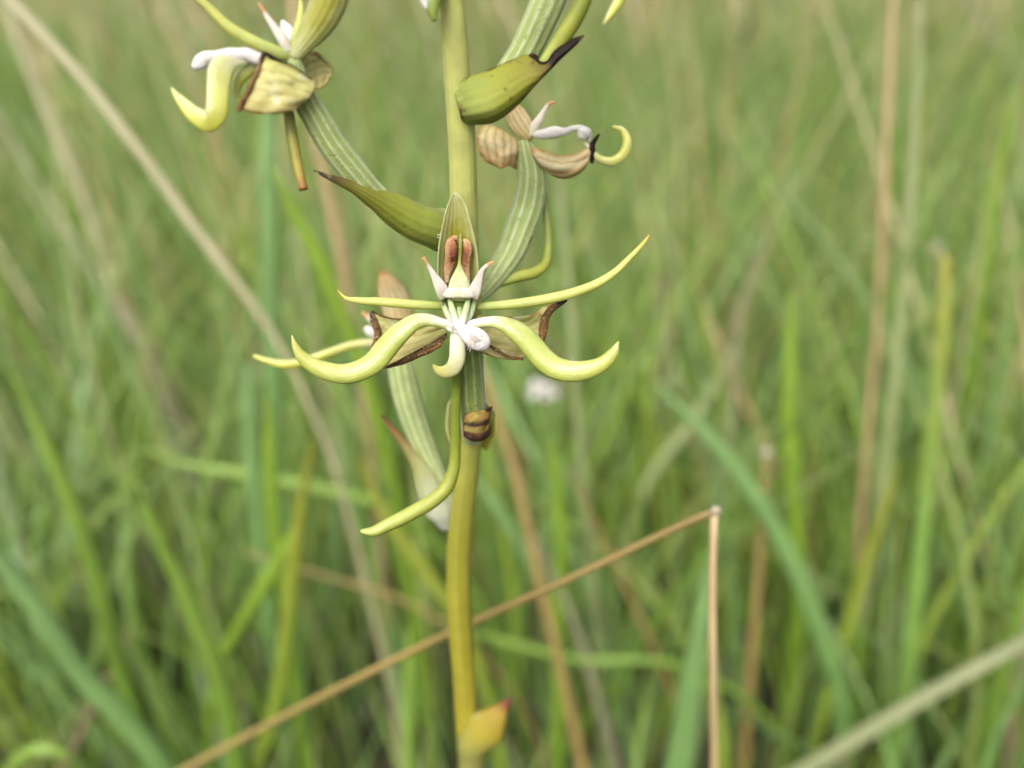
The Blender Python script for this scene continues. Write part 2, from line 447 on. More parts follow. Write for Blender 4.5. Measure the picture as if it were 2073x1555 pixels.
M['bract_scorched'] = tissue('bract_scorched_tissue', [(0, sc(170, 140, 72)), (0.24, sc(160, 122, 62)), (0.36, sc(60, 42, 28)), (0.42, sc(46, 32, 24)), (0.5, sc(142, 116, 62)), (0.64, sc(150, 132, 64)), (0.72, sc(92, 60, 38)), (1, sc(40, 28, 22))], edge=sc(96, 70, 40), edge_at=0.93, rough=0.7, transl=0.05, noise=0.34, noise_scale=420, bump=1.0, spec=0.2, blotch=[(sc(166, 160, 72), 380, 0.6), (sc(70, 44, 30), 900, 0.62)])

# ------------------------------------------------------------------ the ground
def plain_mat(name, stops, scale, rough=0.9, bump=0.6):
    m, nt = new_mat(name)
    N, L = nt.nodes, nt.links
    tc = N.new('ShaderNodeTexCoord')
    nz = N.new('ShaderNodeTexNoise'); nz.inputs['Scale'].default_value = scale; nz.inputs['Detail'].default_value = 8
    L.new(tc.outputs['Object'], nz.inputs['Vector'])
    cr = N.new('ShaderNodeValToRGB')
    el = cr.color_ramp.elements
    el[0].position = stops[0][0]; el[0].color = stops[0][1]
    el[1].position = stops[-1][0]; el[1].color = stops[-1][1]
    for p, c in stops[1:-1]:
        e = el.new(p); e.color = c
    L.new(nz.outputs['Fac'], cr.inputs['Fac'])
    pb = N.new('ShaderNodeBsdfPrincipled')
    pb.inputs['Roughness'].default_value = rough
    L.new(cr.outputs[0], pb.inputs['Base Color'])
    bp = N.new('ShaderNodeBump'); bp.inputs['Strength'].default_value = bump; bp.inputs['Distance'].default_value = 0.004
    L.new(nz.outputs['Fac'], bp.inputs['Height']); L.new(bp.outputs[0], pb.inputs['Normal'])
    out = N.new('ShaderNodeOutputMaterial')
    L.new(pb.outputs[0], out.inputs['Surface'])
    return m

def make_ground():
    n = 60
    r = np.concatenate([[0], np.geomspace(0.08, 260, n)])
    m = 64
    V, F = [], []
    for i, rr in enumerate(r):
        for j in range(m):
            a = 2 * math.pi * j / m
            x, y = rr * math.cos(a), rr * math.sin(a)
            z = 0.004 * math.sin(x * 31 + 1) * math.sin(y * 27) if rr < 5 else 0
            z += 0.12 * max(0.0, (rr - 8) / 20) if rr < 60 else 0.12 * 2.6
            V.append((x, y, z))
    for i in range(len(r) - 1):
        for j in range(m):
            a, b = i * m + j, i * m + (j + 1) % m
            F.append((a, b, b + m, a + m))
    me = bpy.data.meshes.new('ground')
    me.from_pydata(V, [], F)
    me.polygons.foreach_set('use_smooth', [True] * len(me.polygons))
    me.materials.append(plain_mat('soil_and_litter', [(0.3, (0.008, 0.007, 0.004, 1)), (0.5, (0.02, 0.018, 0.009, 1)), (0.7, (0.05, 0.042, 0.022, 1))], 60))
    o = bpy.data.objects.new('ground', me)
    COL.objects.link(o)
    o['kind'] = 'structure'
    o['label'] = 'dark soil and plant litter under the grass'
    return o
make_ground()

# ------------------------------------------------------------------ grass
def grass_mat(name, rough=0.45, transl=0.35):
    m, nt = new_mat(name)
    N, L = nt.nodes, nt.links
    at = N.new('ShaderNodeAttribute'); at.attribute_name = 'col'
    tc = N.new('ShaderNodeTexCoord')
    nz = N.new('ShaderNodeTexNoise'); nz.inputs['Scale'].default_value = 220; nz.inputs['Detail'].default_value = 3
    L.new(tc.outputs['Object'], nz.inputs['Vector'])
    hv = N.new('ShaderNodeHueSaturation')
    L.new(at.outputs['Color'], hv.inputs['Color'])
    mr = N.new('ShaderNodeMapRange'); mr.inputs['To Min'].default_value = 0.7; mr.inputs['To Max'].default_value = 1.3
    L.new(nz.outputs['Fac'], mr.inputs['Value']); L.new(mr.outputs[0], hv.inputs['Value'])
    pb = N.new('ShaderNodeBsdfPrincipled')
    pb.inputs['Roughness'].default_value = rough
    pb.inputs['Specular IOR Level'].default_value = 0.45
    L.new(hv.outputs[0], pb.inputs['Base Color'])
    tr = N.new('ShaderNodeBsdfTranslucent'); L.new(hv.outputs[0], tr.inputs['Color'])
    ms = N.new('ShaderNodeMixShader'); ms.inputs[0].default_value = transl
    L.new(pb.outputs[0], ms.inputs[1]); L.new(tr.outputs[0], ms.inputs[2])
    out = N.new('ShaderNodeOutputMaterial')
    L.new(ms.outputs[0], out.inputs['Surface'])
    return m
GM = grass_mat('grass_tissue')
SM = grass_mat('straw_tissue', 0.55, 0.15)

KG = 1.25
GREENS = [sc(*c, KG) for c in ((136, 166, 64), (122, 156, 62), (128, 164, 86), (134, 168, 100), (146, 168, 64), (112, 142, 58), (146, 162, 86), (122, 154, 88))]
STRAWS = [sc(*c, KG) for c in ((196, 182, 140), (184, 174, 138), (190, 164, 122), (176, 170, 128), (200, 160, 118), (168, 160, 140))]

def field(name, label, cat, X, Y, Hh, Wd, lean_x, lean_y, curl, cols, tips, mat, segs=5, head=None):
    """many blades or culms as ONE stuff mesh (numpy)"""
    n = len(X)
    t = np.linspace(0, 1, segs + 1)
    Z0 = np.where(np.hypot(X, Y) > 8, 0.12 * (np.hypot(X, Y) - 8) / 20, 0) - 0.004
    lx = lean_x[:, None] * t + curl[0][:, None] * t ** 2.5
    ly = lean_y[:, None] * t + curl[1][:, None] * t ** 2.5
    px = X[:, None] + lx * Hh[:, None]
    py = Y[:, None] + ly * Hh[:, None]
    pz = Z0[:, None] + Hh[:, None] * (t - 0.10 * (np.abs(curl[0]) + np.abs(curl[1]))[:, None] * t ** 3)
    rot = RNG.uniform(-0.9, 0.9, n)
    tw = RNG.uniform(-0.8, 0.8, n)
    ang = rot[:, None] + tw[:, None] * t
    prof = (1 - t ** 2.2) * (0.55 + 0.45 * np.minimum(1, t * 4)) if head is None else np.where(t > head, 2.6 * np.maximum(0.12, np.sin(np.clip((t - head) / (1 - head), 0, 1) * math.pi)), 0.55)
    hw = Wd[:, None] / 2 * np.maximum(prof, 0.03)[None, :]
    wx, wy = np.cos(ang) * hw, np.sin(ang) * hw
    fold = hw * 0.35
    S = segs + 1
    V = np.zeros((n, S, 3, 3), np.float32)
    for k, s in enumerate((-1, 0, 1)):
        V[:, :, k, 0] = px + s * wx + (fold * np.sin(ang) if s == 0 else 0)
        V[:, :, k, 1] = py + s * wy - (fold * -np.cos(ang) if s == 0 else 0)
        V[:, :, k, 2] = pz
    C = np.zeros((n, S, 3, 4), np.float32)
    mixf = np.clip((t[None, :] - 0.72) / 0.28, 0, 1)[:, :, None] * RNG.uniform(0, 1, (n, 1, 1)) ** 2
    cc = cols[:, None, :] * (1 - mixf) + tips[:, None, :] * mixf
    C[:] = cc[:, :, None, :]
    idx = (np.arange(n * S * 3)).reshape(n, S, 3)
    q1 = np.stack([idx[:, :-1, 0], idx[:, :-1, 1], idx[:, 1:, 1], idx[:, 1:, 0]], -1).reshape(-1, 4)
    q2 = np.stack([idx[:, :-1, 1], idx[:, :-1, 2], idx[:, 1:, 2], idx[:, 1:, 1]], -1).reshape(-1, 4)
    Q = np.vstack([q1, q2]).astype(np.int32)
    me = bpy.data.meshes.new(name)
    me.vertices.add(n * S * 3)
    me.vertices.foreach_set('co', V.reshape(-1))
    me.loops.add(Q.size)
    me.loops.foreach_set('vertex_index', Q.reshape(-1))
    me.polygons.add(len(Q))
    me.polygons.foreach_set('loop_start', np.arange(0, Q.size, 4, dtype=np.int32))
    me.polygons.foreach_set('use_smooth', np.ones(len(Q), bool))
    ca = me.attributes.new('col', 'FLOAT_COLOR', 'POINT')
    ca.data.foreach_set('color', C.reshape(-1))
    me.materials.append(mat)
    me.update(calc_edges=True)
    o = bpy.data.objects.new(name, me)
    COL.objects.link(o)
    o['kind'] = 'stuff'
    o['label'] = label
    o['category'] = cat
    return o

def pick(pal, n, jit=0.22, wts=None):
    pal = np.array(pal)
    c = pal[RNG.choice(len(pal), n, p=wts)]
    k = RNG.uniform(1 - jit, 1 + jit, (n, 1))
    c = c.copy(); c[:, :3] *= k
    return c

def wedge(n, r0, r1, half, power=1.0):
    """points in a wedge in front of the camera and a margin beside it"""
    r = np.sqrt(RNG.uniform(r0 ** 2, r1 ** 2, n)) if power == 1 else r0 + (r1 - r0) * RNG.uniform(0, 1, n) ** power
    a = RNG.uniform(-half, half, n)
    return r * np.sin(a), r * np.cos(a)

def lay(n, r0, r1, half, h, wd, pal, tips, name, label, cat, mat, segs=5, spread=0.25, curl=0.35, head=None, clear=0.0, power=1.0):
    X, Y = wedge(n, r0, r1, half, power)
    if clear:
        k = (np.abs(X) > clear * 0.5) | (Y > clear)
        X, Y = X[k], Y[k]
    n = len(X)
    H = RNG.uniform(h[0], h[1], n)
    Wd = wd[0] + (wd[1] - wd[0]) * RNG.uniform(0, 1, n) ** 1.6
    side = np.clip(X / (Y + 0.05), -0.7, 0.7)
    lx = RNG.normal(0, spread, n) + np.where(side < 0, side * 0.7, side * 0.2) - 0.04
    ly = RNG.normal(0.0, spread, n)
    ly = np.where(Y < 0.45, np.abs(ly), ly)
    cx = RNG.normal(0, curl, n)
    cy = RNG.normal(0, curl, n)
    cy = np.where(Y < 0.45, np.abs(cy), cy)
    return field(name, label, cat, X, Y, H, Wd, lx, ly, (cx, cy), pick(pal, n), pick(tips, n), mat, segs, head)

TIPS = STRAWS + [sc(190, 150, 70, KG)]
HALF = math.radians(78)
lay(4500, 0.26, 0.80, HALF, (0.12, 0.35), (0.0014, 0.0052), GREENS, TIPS, 'meadow_grass', 'green meadow grass close behind the orchid', 'grass', GM, segs=8, spread=0.2)
lay(18000, 0.80, 2.6, HALF, (0.16, 0.46), (0.002, 0.0062), GREENS, TIPS, 'meadow_grass', 'green meadow grass in the middle distance', 'grass', GM, segs=5, spread=0.2)
lay(32000, 2.6, 14, math.radians(56), (0.25, 0.62), (0.005, 0.010), GREENS, TIPS, 'meadow_grass', 'green meadow grass far off, blurred to soft streaks', 'grass', GM, segs=4, power=1.5, spread=0.18)
lay(420, 0.30, 0.9, HALF, (0.2, 0.46), (0.0018, 0.003), STRAWS, STRAWS, 'dry_grass', 'dry straw stalks close behind the orchid', 'dry grass', SM, segs=7, spread=0.2, curl=0.2)
lay(3300, 0.9, 3.2, HALF, (0.3, 0.60), (0.002, 0.0036), STRAWS, STRAWS, 'dry_grass', 'dry straw and seed stalks in the middle distance', 'dry grass', SM, segs=8, spread=0.16, curl=0.2, head=0.72)
lay(12500, 3.2, 14, math.radians(56), (0.4, 0.70), (0.004, 0.008), STRAWS, STRAWS, 'dry_grass', 'pale straw and seed stalks far off', 'dry grass', SM, segs=6, spread=0.14, curl=0.2, head=0.65, power=1.5)
lay(3600, 0.24, 1.5, HALF, (0.05, 0.14), (0.0025, 0.005), [sc(88, 112, 46, KG), sc(96, 118, 48, KG), sc(104, 92, 64, KG)], TIPS, 'undergrowth', 'low tangled grass leaves and litter near the soil', 'undergrowth', GM, segs=5, spread=0.7, curl=0.7)

lay(420, 0.05, 0.23, math.radians(110), (0.04, 0.10), (0.002, 0.004), GREENS, TIPS, 'undergrowth', 'short grass leaves around the foot of the orchid', 'undergrowth', GM, segs=5, spread=0.5, curl=0.5)

# ------------------------------------------------------------------ single blades and stalks that can be told apart
def rod_world(mb, pts, widths, m=8, k=0.8, n=40, mi=0):
    mb.sweep([list(p) + [w_] for p, w_ in zip(pts, widths)], n=n, m=m, k=k, world=True, mi=mi)

def ramp_mat(name, stops, rough=0.5, transl=0.25):
    return tissue(name, stops, rough=rough, transl=transl, noise=0.15, noise_scale=120, bump=0.3, bump_scale=900, streak=0.2)
BM = {
    'green': ramp_mat('blade_green', [(0, sc(96, 124, 48, KG)), (0.5, sc(126, 160, 62, KG)), (1, sc(140, 170, 74, KG))]),
    'bright': ramp_mat('blade_bright', [(0, sc(110, 140, 44, KG)), (0.5, sc(132, 166, 52, KG)), (1, sc(142, 172, 62, KG))]),
    'teal': ramp_mat('blade_teal', [(0, sc(100, 134, 72, KG)), (0.5, sc(126, 164, 92, KG)), (1, sc(140, 174, 108, KG))]),
    'pale': ramp_mat('blade_pale', [(0, sc(140, 152, 92, KG)), (0.5, sc(166, 178, 118, KG)), (1, sc(172, 180, 130, KG))]),
    'straw': ramp_mat('stalk_straw', [(0, sc(146, 138, 92, KG)), (0.5, sc(190, 182, 142, KG)), (1, sc(196, 190, 152, KG))], transl=0.1),
    'tan': ramp_mat('stalk_tan', [(0, sc(136, 116, 66, KG)), (0.5, sc(164, 140, 84, KG)), (1, sc(176, 152, 100, KG))], transl=0.1),
    'rust': ramp_mat('stalk_rust', [(0, sc(150, 130, 86, KG)), (0.5, sc(188, 162, 116, KG)), (1, sc(204, 178, 136, KG))], transl=0.1),
    'grey': ramp_mat('stalk_grey', [(0, sc(124, 116, 98, KG)), (0.5, sc(152, 150, 118, KG)), (1, sc(166, 162, 128, KG))], transl=0.1),
    'ash': ramp_mat('blade_ash', [(0, sc(128, 138, 90, KG)), (0.5, sc(146, 152, 108, KG)), (1, sc(154, 158, 116, KG))]),
    'umber': ramp_mat('stalk_umber', [(0, sc(96, 82, 58, KG)), (0.5, sc(124, 108, 82, KG)), (1, sc(130, 112, 84, KG))], transl=0.1),
    'goldtip': ramp_mat('blade_gold_tip', [(0, sc(104, 134, 58, KG)), (0.6, sc(134, 170, 80, KG)), (0.85, sc(148, 168, 76, KG)), (1, sc(176, 170, 80, KG))]),
    'amber': ramp_mat('blade_amber', [(0, sc(116, 140, 50, KG)), (0.6, sc(138, 158, 54, KG)), (1, sc(154, 156, 60, KG))]),
}
def trace(kind, name, label, cat, px, Y, mat, group=None, flat=0.28, leany=0.0, taper=True, extend=True):
    """px: rows (px, py, width px) from the base side to the tip, on the upright plane at distance Y; runs on down to the soil"""
    px = [(a, b, q * (0.78 if kind == 'stalk' else 0.88)) for a, b, q in px]
    c = [P_Y(a, b, Y) for a, b, _ in px]
    wv = [q[2] * np.dot(p - CAM, FWD) / FPX for q, p in zip(px, c)]
    if extend:
        d = c[0] - c[1]
        d = d / np.linalg.norm(d)
        if d[2] > -0.35:
            d = np.array([d[0], d[1], -0.35 - abs(d[2])]); d /= np.linalg.norm(d)
        L = (c[0][2] + 0.006) / -d[2]
        base = c[0] + d * L
        base[0] = c[0][0] + d[0] * L * 0.22
        mid = (c[0] + base) / 2 + np.array([d[0] * L * 0.08, 0, 0])
        c = [base, mid] + c
        wv = [wv[0] * 0.8, wv[0] * 0.95] + wv
    z0 = c[0][2]
    top = c[-1][2]
    for p in c:
        p[1] += leany * (p[2] - z0) / max(top - z0, 1e-4) - leany * 0.7
    mb = MB()
    rod_world(mb, c, wv, m=8 if kind == 'blade' else 10, k=flat if kind == 'blade' else 0.95, n=48)
    base = np.array(c[0])
    for v in mb.v:
        v -= base
    o = mb.build(name, BM[mat])
    o.location = base
    o['label'] = label
    o['category'] = cat
    if group: o['group'] = group
    return o

blade, stalk = 'blade', 'stalk'
TR = [
 (stalk, 'dry_grass_stalk', 'long pale straw leaning far to one side beside the upper flower', 'dry stalk', [(500, 600, 22), (430, 510, 28), (300, 330, 29), (160, 150, 30), (20, 0, 28), (-90, -110, 20)], 0.24, 'straw'),
 (stalk, 'dry_grass_stalk', 'faint straw bending under the long pale leaning straw', 'dry stalk', [(440, 1010, 22), (330, 790, 26), (230, 580, 28), (180, 430, 27), (100, 230, 26), (20, 10, 22), (-10, -120, 14)], 0.42, 'straw'),
 (blade, 'grass_blade', 'broad blue-green upright blade below the hanging spur of the upper flower', 'grass blade', [(560, 860, 34), (552, 700, 40), (545, 520, 42), (540, 330, 38), (538, 200, 26), (536, 60, 6)], 0.27, 'teal'),
 (blade, 'grass_blade', 'bright lime blade slanting between upper flower and central flower', 'grass blade', [(740, 760, 30), (690, 620, 34), (640, 500, 34), (595, 415, 26), (560, 330, 6)], 0.25, 'bright'),
 (stalk, 'dry_grass_stalk', 'orange-brown dry stalk rising below the bract of the upper flower', 'dry stalk', [(712, 640, 20), (690, 520, 26), (662, 390, 28), (640, 290, 24), (590, 10, 22), (575, -90, 14)], 0.30, 'rust'),
 (blade, 'grass_blade', 'short pale blue-green blade ending beside the curved lip tip', 'grass blade', [(512, 930, 32), (508, 860, 33), (503, 790, 30), (500, 740, 14)], 0.26, 'teal'),
 (blade, 'grass_blade', 'green blade lying almost level behind the lower orchid stem', 'grass blade', [(760, 1010, 26), (620, 975, 30), (500, 950, 28), (400, 935, 20), (300, 900, 6)], 0.27, 'green'),
 (blade, 'grass_blade', 'yellow-green blade crossing the lime blade in the lower grass', 'grass blade', [(520, 1555, 30), (560, 1420, 32), (580, 1290, 34), (592, 1150, 32), (610, 1010, 24), (628, 900, 6)], 0.21, 'amber'),
 (blade, 'grass_blade', 'lime blade slanting across the yellow-green blade', 'grass blade', [(450, 1330, 22), (500, 1240, 30), (550, 1155, 34), (600, 1070, 26), (640, 1000, 6)], 0.22, 'bright'),
 (blade, 'grass_blade', 'upright lime blade with squared shaft behind the crossing blades', 'grass blade', [(585, 1280, 28), (575, 1180, 32), (555, 1080, 34), (548, 990, 34), (545, 900, 28), (540, 800, 6)], 0.24, 'bright'),
 (blade, 'grass_blade', 'wide green blade standing at the foot of the yellow-green blade', 'grass blade', [(475, 1555, 48), (455, 1430, 46), (430, 1330, 42), (380, 1200, 36), (330, 1080, 26), (290, 960, 6)], 0.20, 'green'),
 (blade, 'grass_blade', 'long blue-green blade sweeping out over a dark gap in the grass', 'grass blade', [(320, 1555, 50), (240, 1450, 50), (170, 1370, 48), (90, 1240, 44), (0, 1110, 36), (-80, 990, 8)], 0.20, 'teal'),
 (blade, 'grass_blade', 'green blade curving above the blue-green sweeping blade', 'grass blade', [(290, 1480, 38), (240, 1340, 40), (200, 1190, 40), (150, 1040, 38), (90, 900, 30), (20, 760, 8)], 0.22, 'green'),
 (stalk, 'dry_grass_stalk', 'purplish-brown stalk leaning across the blue-green sweeping blade', 'dry stalk', [(130, 1570, 22), (165, 1480, 22), (205, 1400, 18), (250, 1300, 10)], 0.23, 'umber'),
 (blade, 'grass_blade', 'green leaf arching over at the dark gap beside the purplish stalk', 'grass blade', [(20, 1555, 24), (50, 1520, 26), (90, 1498, 26), (130, 1505, 20), (160, 1530, 6)], 0.19, 'green'),
 (stalk, 'dry_grass_stalk', 'thin reddish stalk crossing low behind the orchid stem', 'dry stalk', [(900, 1260, 9), (800, 1205, 9), (680, 1168, 9), (560, 1132, 8), (500, 1110, 5)], 0.24, 'tan'),
 (blade, 'grass_blade', 'pale upright blade beside the foot of the orchid stem', 'grass blade', [(830, 1560, 28), (828, 1460, 28), (826, 1360, 24), (824, 1290, 8)], 0.21, 'green'),
 (blade, 'grass_blade', 'yellowish blade slanting into the orchid stem under the long spur', 'grass blade', [(910, 1230, 26), (860, 1170, 28), (810, 1110, 28), (760, 1040, 22), (720, 960, 6)], 0.23, 'amber'),
 (stalk, 'dry_grass_stalk', 'rust-coloured tall stalk standing beside a pale grey-green stalk', 'dry stalk', [(1715, 1400, 16), (1728, 1150, 17), (1755, 850, 17), (1772, 690, 17), (1786, 480, 17), (1800, 250, 17), (1815, 0, 15), (1822, -120, 10)], 0.30, 'rust'),
 (blade, 'grass_blade', 'pale grey-green stalk-like blade beside the rust-coloured tall stalk', 'grass blade', [(1750, 1200, 26), (1775, 1050, 28), (1802, 850, 28), (1832, 550, 26), (1848, 330, 24), (1862, 100, 16), (1866, 0, 6)], 0.29, 'pale'),
 (blade, 'grass_blade', 'green blade with a golden tip beyond the rust-coloured stalk', 'grass blade', [(1800, 1420, 34), (1840, 1200, 34), (1888, 900, 32), (1918, 730, 30), (1932, 620, 26), (1938, 535, 16)], 0.26, 'goldtip'),
 (stalk, 'dry_grass_stalk', 'pale green tall stem rising behind the curved lip past white flower', 'stalk', [(1222, 1560, 26), (1210, 1300, 25), (1190, 1060, 24), (1168, 820, 23), (1150, 560, 22), (1130, 380, 18), (1110, 250, 10)], 0.27, 'pale'),
 (stalk, 'dry_grass_stalk', 'brown dry stalk slanting beside the scorched bract, behind the bent straw', 'dry stalk', [(1186, 1580, 28), (1132, 1330, 27), (1082, 1130, 26), (1040, 960, 24), (990, 810, 20), (960, 720, 12)], 0.23, 'tan'),
 (blade, 'grass_blade', 'blue-green blade leaning behind the tip of the bent straw', 'grass blade', [(1700, 1400, 44), (1650, 1250, 46), (1590, 1110, 44), (1520, 990, 40), (1430, 880, 32), (1330, 780, 8)], 0.25, 'teal'),
 (blade, 'grass_blade', 'broad blue-green blade rising alongside the upright part of bent straw', 'grass blade', [(1370, 1600, 70), (1390, 1450, 60), (1412, 1290, 44), (1432, 1150, 26), (1446, 1060, 6)], 0.19, 'teal'),
 (stalk, 'dry_grass_stalk', 'brown stalk topped by a small round pale seed head', 'dry stalk', [(1505, 1560, 22), (1516, 1400, 22), (1534, 1180, 20), (1545, 1010, 18), (1550, 930, 14)], 0.26, 'tan'),
 (blade, 'grass_blade', 'long pale blade lying low at a slant in the lower grass', 'grass blade', [(1560, 1600, 34), (1650, 1545, 36), (1750, 1484, 36), (1900, 1395, 34), (2073, 1300, 32), (2260, 1190, 28), (2420, 1100, 8)], 0.22, 'ash'),
 (stalk, 'dry_grass_stalk', 'thin tan stalk between the brown slanting stalk and bent straw', 'dry stalk', [(1385, 1480, 12), (1345, 1370, 13), (1300, 1260, 13), (1240, 1130, 12), (1195, 1040, 10), (1150, 940, 6)], 0.26, 'tan'),
 (stalk, 'dry_grass_stalk', 'grey withered stalk crossing the pale green tall stem near the soil', 'dry stalk', [(1250, 1570, 24), (1205, 1400, 24), (1165, 1270, 22), (1120, 1165, 16), (1080, 1080, 8)], 0.25, 'grey'),
 (blade, 'grass_blade', 'bright upright blade standing between bent straw and rust stalk', 'grass blade', [(1610, 1180, 38), (1606, 1020, 38), (1600, 860, 36), (1606, 720, 28), (1615, 600, 8)], 0.30, 'bright'),
 (blade, 'grass_blade', 'amber-tinged blade at the foot of the rust-coloured stalk', 'grass blade', [(1700, 1330, 26), (1730, 1220, 28), (1760, 1110, 26), (1795, 1000, 16), (1815, 930, 5)], 0.25, 'amber'),
 (blade, 'grass_blade', 'pale blade slanting away behind the round pale seed head', 'grass blade', [(1340, 930, 24), (1390, 870, 26), (1440, 790, 24), (1475, 720, 14), (1500, 660, 5)], 0.36, 'pale'),
 (stalk, 'dry_grass_stalk', 'thin grey stalk beyond the bent straw with a kink halfway', 'dry stalk', [(1440, 1120, 16), (1452, 990, 16), (1472, 900, 15), (1490, 770, 14), (1500, 640, 12), (1560, 480, 6)], 0.34, 'grey'),
 (stalk, 'dry_grass_stalk', 'tan stalk slanting down the middle grass beyond the round seed head', 'dry stalk', [(1640, 1080, 16), (1560, 920, 18), (1490, 780, 18), (1440, 660, 14), (1400, 560, 8)], 0.38, 'rust'),
 (blade, 'grass_blade', 'lime blade leaning in the far grass above the golden-tipped blade', 'grass blade', [(1980, 640, 26), (2000, 480, 26), (2030, 330, 22), (2070, 180, 10)], 0.42, 'bright'),
 (blade, 'grass_blade', 'wide green blade under the long slanting pale blade', 'grass blade', [(1980, 1600, 50), (2010, 1440, 48), (2050, 1280, 40), (2110, 1100, 14)], 0.25, 'green'),
 (blade, 'grass_blade', 'bright blade rising close behind the pale green tall stem', 'grass blade', [(1130, 1400, 30), (1128, 1250, 34), (1135, 1110, 34), (1128, 990, 30), (1120, 900, 8)], 0.25, 'bright'),
 (blade, 'grass_blade', 'grey-green blade slanting into the brown dry stalk behind the orchid', 'grass blade', [(1120, 1230, 26), (1060, 1110, 28), (1000, 1010, 26), (940, 930, 10)], 0.26, 'teal'),
 (blade, 'grass_blade', 'weak green blade slanting low behind the yellow foot bract', 'grass blade', [(1320, 1330, 16), (1180, 1330, 18), (1060, 1300, 18), (960, 1270, 14), (880, 1235, 5)], 0.25, 'green'),
]
def seed_head(stalk_ob, px, py, Y, r_px):
    c = P_Y(px, py, Y)
    r = r_px * np.dot(c - CAM, FWD) / FPX
    mb = MB().blob(c - np.array(stalk_ob.location), (r, r, r * 1.1), seed=px, amp=0.2)
    mb.build('seed_head', M['white_seed'], stalk_ob)
M['white_seed'] = tissue('seed_head_tissue', [(0, sc(205, 195, 170)), (1, sc(180, 165, 135))], rough=0.8, transl=0.1, bump=0.8, bump_scale=1500)
TR.append((stalk, 'dry_grass_stalk', 'thin far stalk with a tiny pale seed head near the golden-tipped blade', 'dry stalk', [(1880, 760, 7), (1888, 640, 7), (1895, 520, 6)], 0.5, 'straw'))
for r in TR:
    ln = 0.0 if 'seed head' in r[2] or 'lying low' in r[2] else random.uniform(-0.015, 0.03)
    o = trace(*r, group='dry stalks standing among the grass' if r[1] == 'dry_grass_stalk' else 'single blades standing out of the grass', leany=ln)
    if 'topped by a small round' in r[2]: seed_head(o, 1551, 918, 0.26, 12)
    if 'tiny pale seed head' in r[2]: seed_head(o, 1895, 508, 0.5, 14)

# broken, bent straw: one thing, an upright stalk snapped over at its node
def bent_straw():
    Y1 = 0.150
    up = [P(1446, 1700, 190), P(1446, 1555, 172), P(1444, 1400, 162), P(1442, 1250, 154), P(1443, 1120, 149), P(1446, 1040, 146)]
    d = up[0] - up[1]; d /= np.linalg.norm(d)
    base = up[0] + d * ((up[0][2] + 0.004) / -d[2]); 
    pts = [base] + up
    over = [P(1447, 1034, 146), P(1380, 1063, 148), P(1260, 1120, 152), P(1130, 1182, 157), P(1000, 1240, 164), P(880, 1296, 172), P(740, 1365, 184), P(600, 1437, 198), P(480, 1500, 212), P(370, 1560, 226), P(260, 1625, 242)]
    px2m = lambda p, w_: w_ * np.dot(p - CAM, FWD) / FPX
    o = bpy.data.objects.new('bent_straw', None)
    COL.objects.link(o); o.location = base
    a = MB(); rod_world(a, [p - base for p in pts], [px2m(p, 17) for p in pts], m=12, n=50)
    st = a.build('upright_stalk', BM['rust'], o)
    b = MB(); rod_world(b, [p - base for p in over], [px2m(p, q) for p, q in zip(over, (20, 20, 19, 19, 18, 18, 17, 17, 16, 15, 8))], m=12, n=60)
    br = b.build('snapped_stalk', BM['tan'], o)
    k = MB(); k.blob(P(1449, 1034, 145.5) - base, (0.0010, 0.0008, 0.0009), seed=3, amp=0.2)
    k.build('broken_node', M['white_seed'], o)
    o['label'] = 'dry tan straw snapped at its node, long end slanting down behind the orchid'
    o['category'] = 'bent straw'
bent_straw()

# small white wild flower, far out of focus
def white_flower():
    Y = 0.30
    c = P_Y(1098, 792, Y)
    d = np.dot(c - CAM, FWD)
    s = d / FPX
    o = bpy.data.objects.new('white_wildflower', None)
    COL.objects.link(o)
    base = np.array([c[0] + 0.012, c[1] + 0.02, 0.0])
    o.location = base
    mb = MB(); rod_world(mb, [base * 0, (c - base) * 0.5 + np.array([0.004, 0, 0]), c - base], [0.0015, 0.0014, 0.001], m=8, n=24)
    mb.build('stem', BM['green'], o)
    rng = np.random.default_rng(4)
    for k, (dx, dy, r) in enumerate(((-14, -12, 11), (6, -6, 12), (-16, 8, 10), (26, 6, 8), (8, 14, 8), (-28, 0, 6), (30, -6, 6))):
        p = c + s * (dx * RGT - dy * UPV) + FWD * rng.uniform(-0.001, 0.001)
        m_ = MB(); m_.blob(p - base, (r * s, r * s * 0.7, r * s), seed=k, amp=0.25)
        m_.build('petal_cluster', M['white'] if k < 5 else M['white_seed'], o)
    o['label'] = 'small white wild flower cluster blurred in the grass under the curved lip'
    o['category'] = 'wild flower'
white_flower()

# ------------------------------------------------------------------ the orchid
plant = bpy.data.objects.new('orchid_plant', None)
COL.objects.link(plant)
plant['label'] = 'yellow-green orchid spike in focus with spidery horned flowers and scorched bracts'
plant['category'] = 'orchid'

D0 = 124.0
def stem_d(py):
    v = (py - IH / 2) / FPX
    h = v * D0 / (math.cos(PITCH) - v * math.sin(PITCH))
    return D0 + h * math.sin(PITCH)
SX = [(905, -420, 40), (905, -200, 46), (909, -60, 50), (914, 0, 51), (925, 150, 55), (935, 300, 56), (938, 420, 56), (945, 560, 54), (952, 700, 50), (956, 800, 46), (955, 890, 41), (944, 975, 46), (932, 1070, 50), (928, 1147, 50), (932, 1277, 48), (940, 1375, 46), (945, 1460, 46), (953, 1555, 46), (960, 1640, 46)]
sp = [list(P(x, y, stem_d(y))) + [w_ * stem_d(y) * 0.001 / FPX] for x, y, w_ in SX]
last = np.array(sp[-1])
base_pt = np.array([last[0] + 0.004, last[1] + 0.004, -0.004])
sp += [list((last[:3] + base_pt) / 2 + np.array([0.002, 0, 0])) + [0.0048], list(base_pt) + [0.0056]]
PB = base_pt.copy(); PB[2] = 0
plant.location = PB

